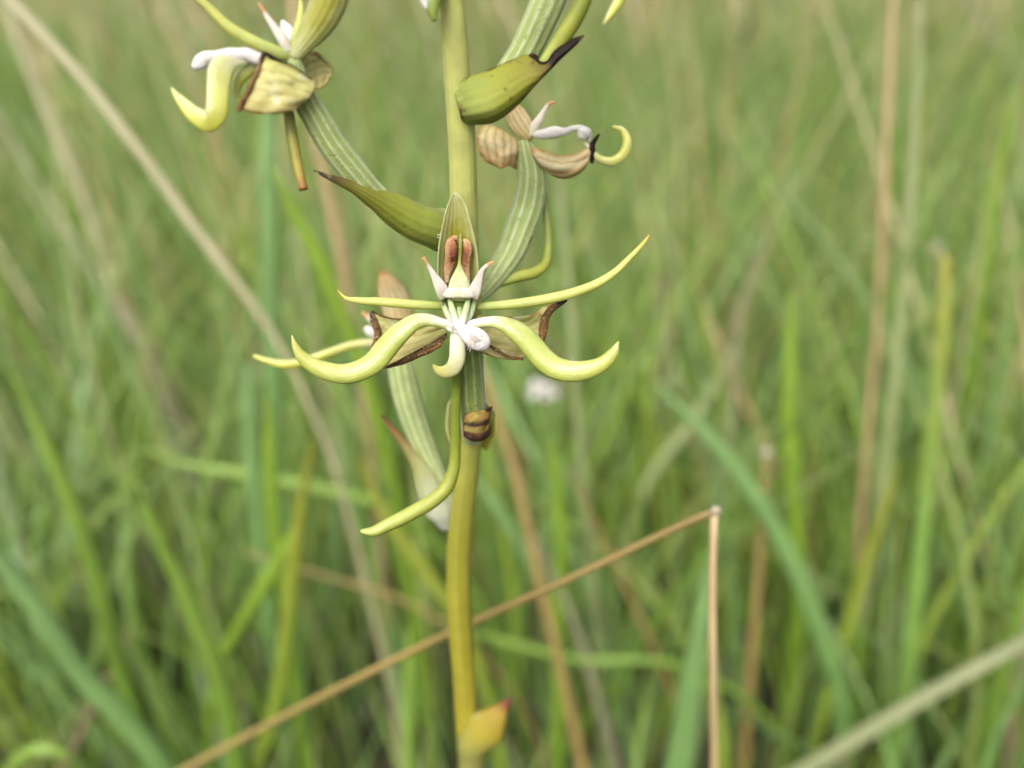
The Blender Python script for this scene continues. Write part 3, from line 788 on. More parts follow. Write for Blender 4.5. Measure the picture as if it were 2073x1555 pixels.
class OB(MB):
    """orchid parts: world coordinates relative to the plant's base"""
    def build(self, name, mats, parent=None, smooth=True, label=None):
        for v in self.v:
            v -= PB
        o = MB.build(self, name, mats, parent or plant, smooth)
        if label: o['label'] = label
        return o

OB().sweep(sp, n=150, m=24, k=0.95, ribs=7, ribamp=0.028, world=True).build('stem', M['stem'])

# ---- flower facing the camera (the sharp one)
fl1 = OB()
fl1.sweep([(934, 628, 113.5, 44), (940, 660, 114.6, 48), (946, 700, 115.8, 52), (951, 760, 118.2, 56), (954, 810, 120.3, 56), (957, 850, 122.2, 50), (957, 890, 125, 36)], n=40, m=80, k=0.95, ribs=10, ribamp=0.035)
F1 = fl1.build('flower', [M['ovary_dark']], label='open flower facing out with two thick curved horns, in sharp focus')

def part(name, mat, parent, fn, label=None):
    b = OB(); fn(b)
    return b.build(name, mat, parent, label=label)

part('dorsal_sepal', M['dorsal'], F1, lambda b: b.gutter([(930, 616, 113.4, 66), (929, 585, 112.9, 82), (927, 540, 111.9, 82), (926, 495, 110.6, 76), (925, 450, 109.2, 58), (924, 415, 108.2, 38), (921, 389, 107.6, 6)], n=40, m=20, ang=[75, 72, 62, 45], thick=0.0003, ripple=0.01))
# thick curved horns of the lip
part('lip_lobe', M['lip'], F1, lambda b: b.sweep([(591, 679, 107.2, 3), (597, 699, 107.3, 13), (610, 721, 107.6, 24), (634, 740, 108.0, 32), (663, 752, 108.4, 38), (697, 757, 108.8, 41), (731, 749, 109.1, 44), (760, 731, 109.3, 47), (779, 708, 109.4, 49), (796, 688, 109.4, 48), (818, 667, 109.4, 44), (842, 651, 109.5, 36), (866, 648, 109.8, 28), (890, 653, 110.2, 22), (912, 660, 110.8, 22), (926, 664, 111.4, 18)], n=90, m=22, k=0.62, roll=[0, 0, 18, 35, 20]))
part('lip_lobe', M['lip'], F1, lambda b: b.sweep([(1252, 692, 107.4, 4), (1241, 715, 107.6, 22), (1222, 735, 107.9, 30), (1196, 747, 108.3, 37), (1157, 752, 108.8, 44), (1123, 744, 109.1, 47), (1098, 725, 109.3, 49), (1079, 703, 109.4, 50), (1062, 684, 109.4, 49), (1043, 669, 109.4, 45), (1023, 658, 109.5, 37), (1004, 652, 109.7, 28), (985, 652, 110.1, 23), (961, 656, 110.6, 21), (940, 662, 111.3, 18)], n=90, m=22, usign=-1, k=0.62, roll=[0, 0, -18, -35, -20]))
part('lip_middle_lobe', M['lip_mid'], F1, lambda b: b.sweep([(930, 655, 111.2, 20), (926, 680, 110.9, 29), (926, 703, 110.8, 32), (925, 727, 110.9, 33), (917, 745, 111.3, 32), (900, 753, 112, 26), (884, 748, 112.6, 16), (877, 739, 113, 6)], n=46, m=18, k=0.45, roll=[0, 0, 10, 35]))
# slender petals
part('petal', M['petal'], F1, lambda b: b.sweep([(684, 587, 111.6, 5), (690, 595, 111.6, 5), (701, 604, 111.5, 8), (721, 608, 111.5, 13), (769, 611, 111.6, 18), (818, 615, 111.9, 19), (866, 618, 112.4, 17), (905, 621, 113.2, 15)], n=60, m=14, k=0.6))
part('petal', M['petal'], F1, lambda b: b.sweep([(1317, 473, 110.0, 3), (1303, 492, 110.2, 8), (1275, 522, 110.5, 12), (1245, 551, 110.8, 15), (1211, 573, 111.0, 18), (1166, 591, 111.3, 20), (1105, 606, 111.6, 21), (1045, 615, 112.0, 20), (997, 619, 112.5, 17), (952, 621, 113.2, 14)], n=70, m=14, usign=-1, k=0.6))
# papery lateral sepals with rolled dark rims
def lat_left(b):
    b.patch([[(898, 640, 113.6), (850, 646, 115.0), (800, 648, 116.6), (768, 640, 117.6), (754, 632, 118.2)],
             [(902, 655, 113.9), (850, 664, 115.6), (806, 668, 117.0), (775, 666, 117.6), (762, 662, 117.8)],
             [(905, 670, 114.2), (855, 690, 115.6), (812, 700, 116.6), (780, 700, 117.2), (758, 696, 117.2)],
             [(906, 684, 114.4), (862, 712, 115.0), (825, 728, 115.6), (795, 738, 116.0), (779, 744, 116.2)]], thick=0.00022, crumple=0.0007, seed=3)
    b.sweep([(753, 630, 118.0, 9), (757, 650, 117.6, 14), (764, 672, 117.0, 16), (763, 690, 116.8, 15), (756, 706, 116.8, 9)], n=24, m=10, k=0.8, mi=1, wob=0.12)
    b.sweep([(753, 631, 117.8, 5), (775, 640, 117.4, 4), (800, 646, 116.6, 4), (830, 645, 115.6, 3)], n=20, m=8, k=0.8, mi=1)
def lat_left_fold(b):
    b.patch([[(904, 676, 112.9), (880, 690, 113.4), (850, 706, 113.9), (815, 725, 114.3), (778, 744, 114.6)],
             [(898, 690, 112.7), (876, 702, 113.2), (850, 715, 113.6), (818, 732, 114.1), (779, 745, 114.5)],
             [(892, 702, 113.0), (872, 714, 113.5), (848, 724, 113.9), (815, 738, 114.3), (780, 746, 114.6)]], thick=0.0003, crumple=0.0007, seed=9, mi=1, n=12)
part('lateral_sepal', [M['papery'], M['brown_roll']], F1, lambda b: (lat_left(b), lat_left_fold(b)))
def lat_right(b):
    b.patch([[(962, 638, 113.6), (1000, 640, 114.6), (1040, 641, 115.6), (1078, 636, 116.2), (1100, 622, 116.0), (1128, 612, 115.6)],
             [(962, 662, 113.9), (1000, 662, 115.2), (1040, 662, 116.3), (1075, 658, 116.8), (1094, 650, 116.6), (1104, 642, 116.2)],
             [(962, 690, 114.2), (1000, 690, 115.2), (1040, 692, 116.2), (1070, 692, 116.6), (1088, 690, 116.4), (1096, 694, 116.2)],
             [(964, 708, 114.4), (995, 722, 115.0), (1025, 728, 115.6), (1050, 728, 116.0), (1062, 724, 116.2), (1074, 716, 116.2)]], thick=0.00022, crumple=0.0007, seed=5)
    b.sweep([(1146, 608, 114.6, 7), (1132, 615, 114.8, 11), (1116, 626, 115.2, 15), (1104, 645, 115.6, 18), (1100, 665, 115.8, 17), (1098, 682, 116, 13), (1094, 698, 116.2, 7)], n=30, m=10, k=0.8, mi=1, wob=0.12)
    b.sweep([(1147, 608, 114.4, 7), (1138, 611, 114.5, 10), (1127, 616, 114.8, 8)], n=12, m=8, k=0.7, mi=2)
    b.sweep([(984, 696, 113.6, 4), (1005, 708, 114.0, 6), (1030, 722, 114.6, 6), (1058, 727, 115.0, 6)], n=20, m=8, k=0.7, mi=1, wob=0.2)
part('lateral_sepal', [M['papery'], M['brown_roll'], M['black_tip']], F1, lat_right)
# column: anther lobes, connective, rostellum, horns, stigma arms
part('anther_lobe', M['anther'], F1, lambda b: b.sweep([(926, 479, 108.9, 5), (919, 484, 108.8, 16), (914, 496, 108.7, 24), (914, 512, 108.9, 27), (911, 532, 109.5, 22), (906, 552, 110.1, 15), (905, 572, 110.7, 10)], n=34, m=18, k=0.6, wob=0.07, usign=-1))
part('anther_lobe', M['anther'], F1, lambda b: b.sweep([(938, 484, 109.0, 4), (944, 490, 108.9, 13), (947, 502, 108.9, 18), (945, 516, 109.1, 18), (943, 540, 109.7, 15), (946, 560, 110.3, 11), (949, 576, 110.8, 8)], n=34, m=18, k=0.6, wob=0.07))
part('column', M['rostellum'], F1, lambda b: b.sweep([(932, 473, 109.2, 4), (932, 490, 109.0, 7), (931, 520, 109.3, 6), (930, 535, 109.4, 7), (930, 550, 109.6, 20), (930, 566, 109.9, 36), (930, 584, 110.3, 46), (930, 600, 110.9, 48), (930, 606, 111.3, 40)], n=50, m=18, k=0.22))
part('staminode_horn', M['horn'], F1, lambda b: b.sweep([(857, 521, 108.3, 8), (861, 527, 108.4, 6), (869, 541, 108.8, 8), (880, 560, 109.2, 15), (889, 576, 109.6, 23), (896, 590, 110.1, 27), (902, 602, 110.7, 26)], n=40, m=14, k=0.26, flat_end=True))
part('staminode_horn', M['horn'], F1, lambda b: b.sweep([(1000, 529, 108.9, 5), (991, 534, 108.8, 7), (979, 543, 108.9, 8), (971, 560, 109.3, 14), (965, 576, 109.7, 21), (960, 590, 110.1, 26), (955, 602, 110.7, 25)], n=40, m=14, k=0.26, flat_end=True))
part('column_foot', M['arm_foot'], F1, lambda b: b.sweep([(890, 594, 110.4, 9), (902, 594, 110.1, 17), (916, 593, 110.0, 21), (930, 592, 110.0, 22), (944, 593, 110.0, 21), (956, 594, 110.1, 17), (967, 594, 110.4, 9)], n=30, m=14, k=0.3))
part('throat', M['cavity'], F1, lambda b: b.sweep([(930, 598, 112.0, 56), (930, 610, 112.3, 58), (930, 625, 112.6, 50), (930, 645, 112.8, 34)], n=16, m=16, k=0.3))
part('stigma_arm', M['arm'], F1, lambda b: b.sweep([(909, 602, 111.2, 8), (914, 620, 110.9, 13), (919, 638, 110.6, 15), (925, 658, 110.4, 16), (928, 668, 110.4, 12)], n=24, m=12, k=0.7))
part('stigma_arm', M['arm'], F1, lambda b: b.sweep([(949, 602, 111.2, 8), (945, 620, 110.9, 13), (940, 638, 110.6, 15), (934, 658, 110.4, 16), (931, 668, 110.4, 12)], n=24, m=12, k=0.7))
part('lip_base', M['arm'], F1, lambda b: (b.sweep([(895, 604, 112.0, 6), (900, 622, 111.9, 12), (908, 640, 111.7, 14), (918, 655, 111.4, 14)], n=18, m=10, k=0.6), b.sweep([(961, 604, 112.0, 6), (957, 622, 111.9, 12), (950, 640, 111.7, 14), (940, 655, 111.4, 14)], n=18, m=10, k=0.6), b.sweep([(930, 622, 111.6, 10), (929, 640, 111.1, 16), (928, 660, 110.7, 22), (927, 676, 110.6, 14)], n=18, m=12, k=0.5)))
def white_lobe(b):
    b.sweep([(928, 652, 110.2, 12), (934, 664, 109.8, 22), (946, 674, 109.4, 34), (960, 683, 109.1, 43), (972, 691, 109.0, 42), (981, 698, 109.1, 32), (986, 703, 109.3, 18)], n=36, m=20, k=0.5)
    rng = np.random.default_rng(2)
    for i in range(60):
        x, y = 962 + rng.normal(0, 9), 687 + rng.normal(0, 7)
        a = rng.uniform(0, 6.28)
        b.sweep([(x, y, 108.05, 0.9), (x + 4 * math.cos(a), y + 4 * math.sin(a), 107.95, 0.9), (x + 7 * math.cos(a + .4), y + 7 * math.sin(a + .4), 108.1, 0.6)], n=4, m=4, k=1, mi=1)
    for x, y, dx, dy in ((950, 698, -4, 10), (952, 699, -1, 15), (948, 697, -8, 7), (955, 700, 1, 6)):
        b.sweep([(x, y, 108.6, 1.2), (x + dx * .5, y + dy * .6, 108.5, 1.0), (x + dx, y + dy, 108.4, 0.6)], n=5, m=4, k=1, mi=1)
part('stigma_lobe', [M['white'], M['hair']], F1, white_lobe)
part('lip_hair', M['hair'], F1, lambda b: [b.sweep([(x, y, 106.9, 1.0), (x + dx * .5, y + dy * .55, 106.8, 0.9), (x + dx, y + dy, 106.8, 0.5)], n=5, m=4, k=1) for x, y, dx, dy in ((1158, 738, 2, -16), (1155, 741, 9, -10), (1160, 739, -6, -9))])
part('stigma_lobe', M['horn'], F1, lambda b: b.sweep([(902, 660, 109.5, 5), (907, 665, 109.3, 8), (914, 670, 109.4, 7), (917, 673, 109.7, 4)], n=12, m=8, k=0.5), label='withered brown stump of a stigma lobe')
part('spur', M['spur'], F1, lambda b: b.sweep([(922, 690, 113.3, 14), (922, 740, 114.2, 17), (923, 790, 116.0, 19), (922, 840, 117.4, 20), (922, 900, 118.8, 21), (917, 955, 119.6, 25), (905, 985, 119.6, 28), (882, 1009, 119.2, 29), (835, 1038, 118.2, 29), (787, 1062, 117.2, 26), (751, 1077, 116.6, 20), (731, 1076, 116.4, 9)], n=80, m=16, k=0.8))

# ---- upper flower seen from the side, leaning toward the open side
o2 = OB()
o2.sweep([(596, 118, 99.2, 24), (601, 150, 100, 36), (612, 188, 101, 48), (640, 240, 102.8, 56), (670, 291, 104.6, 58), (712, 346, 107, 58), (755, 394, 109.4, 52), (800, 428, 111.6, 42), (855, 462, 113.4, 30), (905, 480, 115, 22)], n=60, m=88, k=0.9, ribs=11, ribamp=0.035)
F2 = o2.build('flower', M['ovary'], label='flower seen from the side on a ribbed slanting ovary')
part('dorsal_sepal', M['dorsal'], F2, lambda b: b.gutter([(592, 118, 98.6, 18), (604, 98, 98.4, 34), (625, 66, 98.0, 54), (650, 24, 97.4, 70), (668, -22, 96.6, 72), (682, -62, 96, 52), (692, -95, 95.6, 8)], n=30, m=16, ang=[60, 65, 60, 40], thick=0.0003, flip=-1, roll=15))
part('petal', M['petal'], F2, lambda b: b.sweep([(366, -50, 94.4, 5), (382, -26, 94.8, 12), (402, -4, 95.2, 16), (430, 24, 95.8, 19), (459, 52, 96.5, 22), (494, 75, 97.2, 24), (537, 96, 98.0, 25), (572, 110, 98.8, 24), (592, 114, 99.2, 14)], n=50, m=14, k=0.55))
part('staminode_horn', M['horn'], F2, lambda b: b.sweep([(524, 8, 97.2, 6), (531, 18, 97.4, 8), (543, 38, 97.7, 12), (558, 60, 98.0, 17), (574, 84, 98.4, 22), (584, 104, 98.8, 18)], n=30, m=12, k=0.6))
part('anther_lobe', M['petal'], F2, lambda b: b.sweep([(606, -12, 98.8, 5), (609, 15, 98.8, 11), (606, 45, 98.8, 17), (600, 75, 98.8, 20), (592, 100, 98.9, 14)], n=26, m=12, k=0.6))
part('column', M['white'], F2, lambda b: b.sweep([(571, 42, 99.4, 6), (577, 54, 99.3, 22), (586, 72, 99.2, 30), (590, 95, 99.2, 24)], n=20, m=12, k=0.7))
part('lip_base', M['white'], F2, lambda b: (b.sweep([(394, 138, 97.4, 14), (404, 128, 97.5, 25), (420, 118, 97.6, 27), (440, 114, 97.7, 24), (462, 112, 97.9, 26), (482, 111, 98.1, 24), (505, 112, 98.3, 30), (524, 118, 98.5, 28), (545, 116, 98.8, 18), (575, 112, 99.2, 12)], n=50, m=16, k=0.7, wob=0.08)))
part('lip_lobe', M['lip_yellow'], F2, lambda b: b.sweep([(346, 176, 96.2, 2), (356, 191, 96.3, 13), (374, 212, 96.4, 25), (398, 235, 96.6, 36), (422, 246, 96.9, 42), (437, 232, 97.1, 42), (440, 205, 97.2, 42), (442, 172, 97.4, 44), (448, 142, 97.6, 48), (466, 124, 97.9, 36), (500, 118, 98.3, 18)], n=70, m=18, k=0.22))
part('lip_lobe', M['lip_yellow'], F2, lambda b: b.sweep([(484, 206, 100.2, 4), (478, 190, 100.2, 13), (484, 166, 100.0, 18), (498, 148, 99.7, 22), (516, 134, 99.5, 22), (540, 122, 99.4, 14)], n=36, m=14, k=0.5))
def lat2(b):
    b.patch([[(534, 110, 98.2), (556, 118, 98.2), (582, 128, 98.6), (612, 148, 99.2), (638, 170, 99.8)],
             [(524, 140, 97.4), (552, 150, 97.2), (582, 160, 97.6), (610, 172, 98.4), (636, 184, 99.2)],
             [(504, 182, 97.2), (534, 192, 96.8), (570, 198, 97.2), (602, 200, 98.0), (626, 198, 98.8)],
             [(484, 222, 97.4), (520, 230, 97.2), (560, 230, 97.6), (592, 225, 98.2), (610, 212, 98.8)]], thick=0.00025, crumple=0.0007, seed=12)
    b.sweep([(533, 107, 98.0, 7), (525, 135, 97.1, 9), (512, 165, 96.8, 11), (498, 195, 96.8, 12), (482, 224, 97.2, 8)], n=24, m=8, k=0.7, mi=1, wob=0.15)
    b.sweep([(536, 106, 97.9, 4), (545, 113, 97.8, 9), (562, 122, 98.0, 5), (590, 132, 98.3, 3), (632, 160, 99.2, 2)], n=20, m=8, k=0.7, mi=2)
part('lateral_sepal', [M['papery'], M['brown_roll'], M['black_tip']], F2, lat2)
part('lateral_sepal', M['papery'], F2, lambda b: b.patch([[(606, 118, 101.4), (622, 106, 102), (640, 104, 102.6), (655, 116, 103)], [(612, 140, 101.8), (632, 130, 102.6), (655, 128, 103.2), (674, 142, 103.4)], [(626, 166, 102.2), (642, 158, 102.8), (658, 152, 103.2), (672, 150, 103.4)], [(640, 182, 102.4), (648, 180, 102.8), (656, 176, 103), (664, 166, 103.2)]], thick=0.00025, crumple=0.0003, seed=4))
part('spur', M['spur_dry'], F2, lambda b: b.sweep([(580, 150, 100.6, 16), (581, 200, 101, 21), (586, 240, 101.4, 22), (594, 290, 101.8, 21), (604, 340, 102.2, 20), (611, 370, 102.4, 19), (615, 385, 102.5, 18)], n=40, m=14, k=0.85, flat_end=True))
part('bract', M['bract'], None, lambda b: b.gutter([(925, 462, 116, 90), (890, 458, 113.6, 78), (850, 446, 111.8, 74), (808, 424, 110.0, 66), (768, 402, 108.2, 46), (728, 382, 106.6, 28), (690, 367, 105.4, 16), (655, 354, 104.6, 7), (634, 345, 104.2, 3)], n=44, m=18, ang=[95, 90, 80, 70, 50], thick=0.00035, flip=-1, roll=[-10, -12, -20]), label='boat-shaped green bract with a thin black tip')

# ---- flower half hidden behind, on an ovary that rises past the stem
o3 = OB()
o3.sweep([(1062, 285, 124.2, 26), (1068, 310, 124.2, 38), (1075, 340, 124.2, 50), (1076, 375, 124, 57), (1068, 420, 123.8, 62), (1054, 460, 123.4, 61), (1034, 510, 122.8, 56), (1008, 552, 122, 46), (982, 586, 121, 34), (955, 612, 120, 24)], n=56, m=80, k=0.9, ribs=10, ribamp=0.035)
F3 = o3.build('flower', M['ovary'], label='withering flower with brown-veined papery sepals and yellow hook')
part('lateral_sepal', M['papery_hood'], F3, lambda b: b.patch([[(974, 258, 124), (986, 254, 123.2), (1002, 256, 123), (1022, 266, 123.4), (1050, 286, 124.2)], [(965, 284, 123.6), (984, 280, 122.2), (1006, 282, 122.0), (1030, 288, 122.6), (1054, 300, 124)], [(970, 306, 123.4), (990, 310, 122.6), (1012, 308, 121.9), (1034, 314, 122.8), (1050, 310, 124)], [(978, 326, 123.9), (998, 334, 123.0), (1016, 342, 123.2), (1028, 336, 123.2), (1046, 344, 124.4)]], n=26, m=34, thick=0.00026, crumple=0.0008, seed=2))
def lat3(b):
    b.patch([[(1072, 292, 123.6), (1098, 304, 123.2), (1128, 314, 123), (1160, 312, 123), (1182, 302, 123.2), (1197, 288, 123.4)],
             [(1076, 312, 123), (1100, 324, 122), (1130, 332, 121.6), (1160, 330, 121.6), (1184, 316, 122), (1199, 298, 122.8)],
             [(1086, 328, 123), (1106, 342, 122.2), (1134, 350, 121.8), (1162, 346, 121.8), (1184, 332, 122.2), (1197, 312, 122.8)],
             [(1100, 340, 123.4), (1116, 354, 123), (1138, 362, 122.8), (1160, 358, 122.8), (1178, 348, 123), (1192, 326, 123.2)]], n=30, m=36, thick=0.0003, crumple=0.0010, seed=8)
    b.sweep([(1198, 330, 122.8, 7), (1199, 308, 122.4, 12), (1200, 292, 122.4, 11), (1207, 280, 122.4, 9), (1213, 272, 122.4, 4)], n=18, m=8, k=0.7, mi=1, wob=0.1)
part('lateral_sepal', [M['papery_pink'], M['black_tip']], F3, lat3)
part('dorsal_sepal', M['papery_hood'], F3, lambda b: b.gutter([(1076, 282, 123.2, 22), (1066, 268, 122.8, 38), (1052, 248, 122.4, 46), (1040, 226, 122, 40), (1030, 206, 121.8, 10)], n=22, m=14, ang=65, thick=0.0003, flip=-1))
part('staminode_horn', M['horn'], F3, lambda b: b.sweep([(1123, 207, 122.6, 5), (1114, 209, 122.6, 7), (1103, 222, 122.6, 9), (1093, 240, 122.6, 15), (1082, 258, 122.8, 20), (1076, 275, 123, 14)], n=28, m=12, k=0.6))
part('lip_base', M['white'], F3, lambda b: (b.sweep([(1080, 272, 123, 14), (1100, 272, 122.8, 20), (1125, 268, 122.5, 24), (1142, 267, 122.4, 16), (1160, 260, 122.4, 11), (1180, 262, 122.4, 14), (1191, 272, 122.5, 12), (1192, 286, 122.8, 8)], n=40, m=12, k=0.7), b.blob(P(1182, 270, 122.3), (0.001, 0.0009, 0.001), seed=2)))
part('lip_lobe', M['lip_yellow'], F3, lambda b: b.sweep([(1241, 257, 121.6, 6), (1258, 263, 121.6, 13), (1269, 284, 121.6, 18), (1262, 312, 121.8, 20), (1238, 327, 122, 19), (1214, 321, 122.2, 14), (1199, 306, 122.6, 8), (1185, 290, 123, 8)], n=44, m=14, k=0.6))
part('spur', M['spur'], F3, lambda b: b.sweep([(1086, 330, 125.6, 10), (1098, 380, 125.8, 13), (1107, 440, 125.6, 16), (1110, 500, 125, 17), (1104, 535, 124.4, 20), (1085, 551, 123.8, 22), (1050, 560, 123, 22), (1012, 572, 122, 21), (978, 590, 121, 18), (965, 604, 120.4, 10)], n=56, m=14, k=0.75))
part('bract', M['bract'], None, lambda b: b.gutter([(960, 606, 121, 44), (990, 582, 121.6, 44), (1016, 556, 122, 38), (1038, 532, 122.2, 26), (1056, 508, 122.2, 14), (1068, 490, 122.2, 8), (1078, 476, 122.2, 3)], n=30, m=14, ang=[70, 60, 50, 40], thick=0.0003, flip=-1, roll=-30), label='green bract with a dark brown withered tip lying along an ovary')

# ---- flower above the frame on the scorched bract
o4 = OB()
o4.sweep([(975, 215, 107.5, 40), (1020, 165, 106, 56), (1058, 112, 104.6, 60), (1088, 52, 103, 64), (1114, -8, 101.4, 66), (1136, -70, 99.8, 58), (1152, -130, 98.4, 36)], n=44, m=80, k=0.9, ribs=10, ribamp=0.035)
F4 = o4.build('flower', M['ovary'], label='flower above the scorched bract, its ovary rising out of view')
part('spur', M['spur'], F4, lambda b: b.sweep([(1160, -140, 98.2, 14), (1180, -70, 99.4, 24), (1184, -6, 100.6, 30), (1168, 30, 101.4, 33), (1142, 72, 102.4, 33), (1112, 116, 103.6, 28), (1080, 160, 105, 20)], n=40, m=16, k=0.75))
part('lip_lobe', M['lip_yellow'], F4, lambda b: b.sweep([(1222, 49, 96.6, 3), (1233, 33, 96.6, 12), (1249, 9, 96.5, 20), (1263, -18, 96.4, 24), (1268, -60, 96.6, 26), (1244, -100, 97, 24), (1206, -124, 97.6, 18), (1165, -135, 98.2, 12)], n=44, m=14, k=0.6))
part('lip_lobe', M['lip'], F4, lambda b: b.sweep([(1030, -60, 97.6, 3), (1040, -90, 97.6, 18), (1070, -120, 97.7, 26), (1110, -140, 97.9, 24), (1150, -138, 98.2, 14)], n=36, m=14, k=0.6))
part('dorsal_sepal', M['dorsal'], F4, lambda b: b.gutter([(1155, -128, 98.6, 30), (1158, -170, 97.6, 60), (1160, -220, 96.4, 60), (1160, -270, 95.2, 6)], n=22, m=12, ang=65))
def bract4(b):
    up = [(918, 178, 105.0), (945, 157, 103.4), (985, 143, 102.8), (1030, 124, 102.6), (1073, 112, 102.6), (1084, 118, 102.5), (1094, 128, 102.4), (1110, 126, 102.3), (1122, 112, 102.2), (1130, 98, 102.1), (1150, 88, 101.9), (1166, 78, 101.8), (1181, 72, 101.6)]
    lo = [(936, 248, 106.4), (962, 252, 105.2), (998, 248, 104.4), (1030, 229, 104), (1058, 202, 103.6), (1072, 186, 103.4), (1084, 172, 103.3), (1098, 156, 103.2), (1114, 140, 103), (1128, 126, 102.8), (1146, 108, 102.5), (1164, 92, 102.2), (1182, 73, 101.7)]
    mid1 = [((a[0] * .62 + c[0] * .38), (a[1] * .62 + c[1] * .38), min(a[2], c[2]) - 1.0 * (1 - i / 13)) for i, (a, c) in enumerate(zip(up, lo))]
    mid2 = [((a[0] * .25 + c[0] * .75), (a[1] * .25 + c[1] * .75), min(a[2], c[2]) - 0.7 * (1 - i / 13)) for i, (a, c) in enumerate(zip(up, lo))]
    # rows run across so that t runs from the stem to the tip
    rows = [[up[i], mid1[i], mid2[i], lo[i]] for i in range(13)]
    b.patch(rows, n=70, m=16, thick=0.00035, crumple=0.00012, seed=6)
    b.sweep([(1072, 112, 102.4, 8), (1080, 117, 102.3, 14), (1088, 127, 102.2, 12), (1100, 131, 102.1, 14), (1114, 126, 102.0, 14), (1124, 112, 101.9, 13), (1134, 100, 101.8, 14), (1150, 91, 101.7, 12), (1166, 80, 101.6, 8), (1182, 72, 101.5, 3)], n=50, m=8, k=0.35, mi=1, wob=0.2)
part('bract', [M['bract_spot'], M['black_tip']], None, bract4, label='green boat-shaped bract with a scorched black bitten edge and tip')

# ---- flower behind, low on the stem
o5 = OB()
o5.sweep([(800, 655, 138.6, 34), (806, 700, 138.4, 44), (813, 750, 138.0, 52), (822, 795, 137.6, 54), (838, 848, 137.2, 53), (856, 897, 136.8, 48), (876, 942, 136.4, 38), (897, 985, 136, 28), (915, 1030, 136, 24)], n=50, m=80, k=0.9, ribs=10, ribamp=0.035)
F5 = o5.build('flower', M['ovary'], label='flower behind the others, seen past the sharp flower')
part('dorsal_sepal', M['papery_hood'], F5, lambda b: b.gutter([(812, 660, 138.0, 56), (804, 625, 137.4, 64), (792, 590, 136.8, 56), (780, 566, 136.4, 34), (772, 550, 136.2, 8)], n=24, m=14, ang=60, thick=0.0003, flip=-1))
part('petal', M['lip_yellow'], F5, lambda b: b.sweep([(514, 721, 134.6, 8), (530, 727, 134.7, 11), (549, 733, 134.8, 15), (577, 738, 135, 19), (612, 733, 135.4, 18), (640, 724, 135.8, 18), (673, 712, 136.2, 18), (709, 700, 136.8, 18), (749, 694, 137.4, 18), (795, 690, 138, 16)], n=60, m=14, k=0.7))
part('staminode_horn', M['horn'], F5, lambda b: b.sweep([(733, 632, 136.8, 5), (740, 638, 136.8, 10), (752, 648, 137, 14), (775, 660, 137.4, 18), (798, 668, 138, 16)], n=22, m=12, k=0.6))
part('stigma_lobe', M['white'], F5, lambda b: b.sweep([(740, 664, 136.4, 12), (748, 670, 136.4, 20), (762, 676, 136.8, 22), (785, 678, 137.6, 20)], n=20, m=12, k=0.7))
part('lateral_sepal', M['papery_pink'], F5, lambda b: b.patch([[(800, 640, 138.8), (826, 640, 139), (846, 652, 139.4)], [(800, 680, 138.2), (830, 686, 138.4), (854, 690, 139)], [(800, 716, 138.6), (826, 722, 138.8), (846, 722, 139.2)]], thick=0.0003, crumple=0.0003, seed=14))
part('bract', M['bract_pale'], None, lambda b: b.gutter([(905, 1074, 135.6, 26), (898, 1048, 134.4, 56), (882, 1010, 134.2, 66), (866, 968, 134.6, 62), (848, 934, 135.2, 40), (826, 908, 135.4, 22), (800, 876, 135.4, 13), (784, 856, 135.4, 9), (771, 840, 135.4, 4)], n=44, m=16, ang=[90, 85, 70, 55, 40], thick=0.0004, flip=-1), label='pale green bract, whitish at its foot, with a thin brown tip')

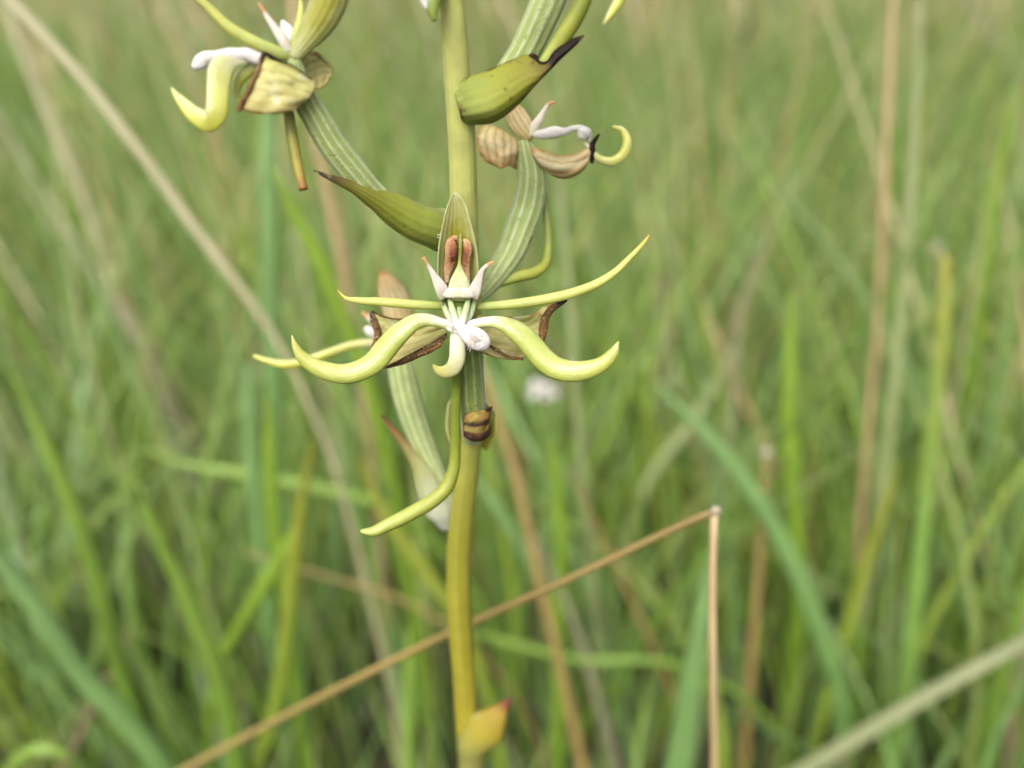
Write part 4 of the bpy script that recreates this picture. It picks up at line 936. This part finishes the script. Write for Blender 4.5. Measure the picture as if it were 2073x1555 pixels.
# ---- bract of the sharp flower, scorched, and its yellow back
def bract1(b):
    b.patch([[(939, 846, 119.0), (950, 836, 118.6), (966, 832, 118.8), (982, 830, 119.6), (996, 824, 120.8)],
             [(938, 858, 118.8), (952, 856, 118.2), (968, 854, 118.4), (982, 850, 119.2), (992, 842, 120.6)],
             [(938, 870, 118.8), (952, 872, 118.2), (968, 872, 118.4), (982, 868, 119.4), (990, 858, 120.8)],
             [(939, 884, 119.0), (952, 892, 118.6), (966, 894, 118.8), (980, 890, 119.8), (992, 880, 121.0)]], thick=0.0004, crumple=0.0006, seed=21)
    b.sweep([(976, 888, 119.4, 3), (984, 882, 119.4, 7), (990, 874, 119.8, 7), (993, 862, 120.2, 3)], n=14, m=8, k=0.4, mi=1, wob=0.2)
    b.sweep([(984, 831, 119.2, 4), (991, 828, 119.6, 8), (997, 824, 119.9, 3)], n=10, m=8, k=0.6, mi=1)
part('bract', [M['bract_scorched'], M['black_tip']], None, bract1, label='small scorched tan bract with black bars clasping the stem')
part('bract', M['lip_yellow'], None, lambda b: b.gutter([(956, 905, 131, 56), (954, 870, 130, 92), (955, 838, 129.2, 98), (958, 812, 128.8, 86), (962, 800, 128.6, 50)], n=24, m=16, ang=[80, 75, 70], thick=0.0004), label='yellow back of the clasping bract behind the stem')

# ---- sheathing bract low on the stem
part('bract', M['bract_yellow'], None, lambda b: b.gutter([(966, 1700, 167, 54), (962, 1620, 160.5, 54), (955, 1555, 155.5, 52), (961, 1512, 151.4, 76), (977, 1484, 149.8, 80), (996, 1460, 149, 56), (1014, 1438, 148.6, 28), (1032, 1414, 148.2, 5)], n=40, m=18, ang=[115, 112, 105, 80, 55, 35], thick=0.0005, flip=-1), label='yellow sheathing bract with a dark red tip at the foot of the stem')

# ---- bud bract beside the stem at the top
part('bract', M['bract_green'], None, lambda b: b.gutter([(900, -120, 98.5, 46), (888, -60, 97.6, 44), (880, -10, 97.2, 32), (876, 22, 97.4, 20), (880, 44, 97.8, 6)], n=24, m=14, ang=60, thick=0.0003, flip=-1), label='small bract tip hanging beside the top of the stem')
part('bud', M['white'], None, lambda b: b.sweep([(862, -90, 97.0, 10), (858, -50, 97.2, 26), (860, -15, 97.4, 28), (862, 6, 97.6, 20), (864, 18, 97.6, 8)], n=20, m=12, k=0.8))
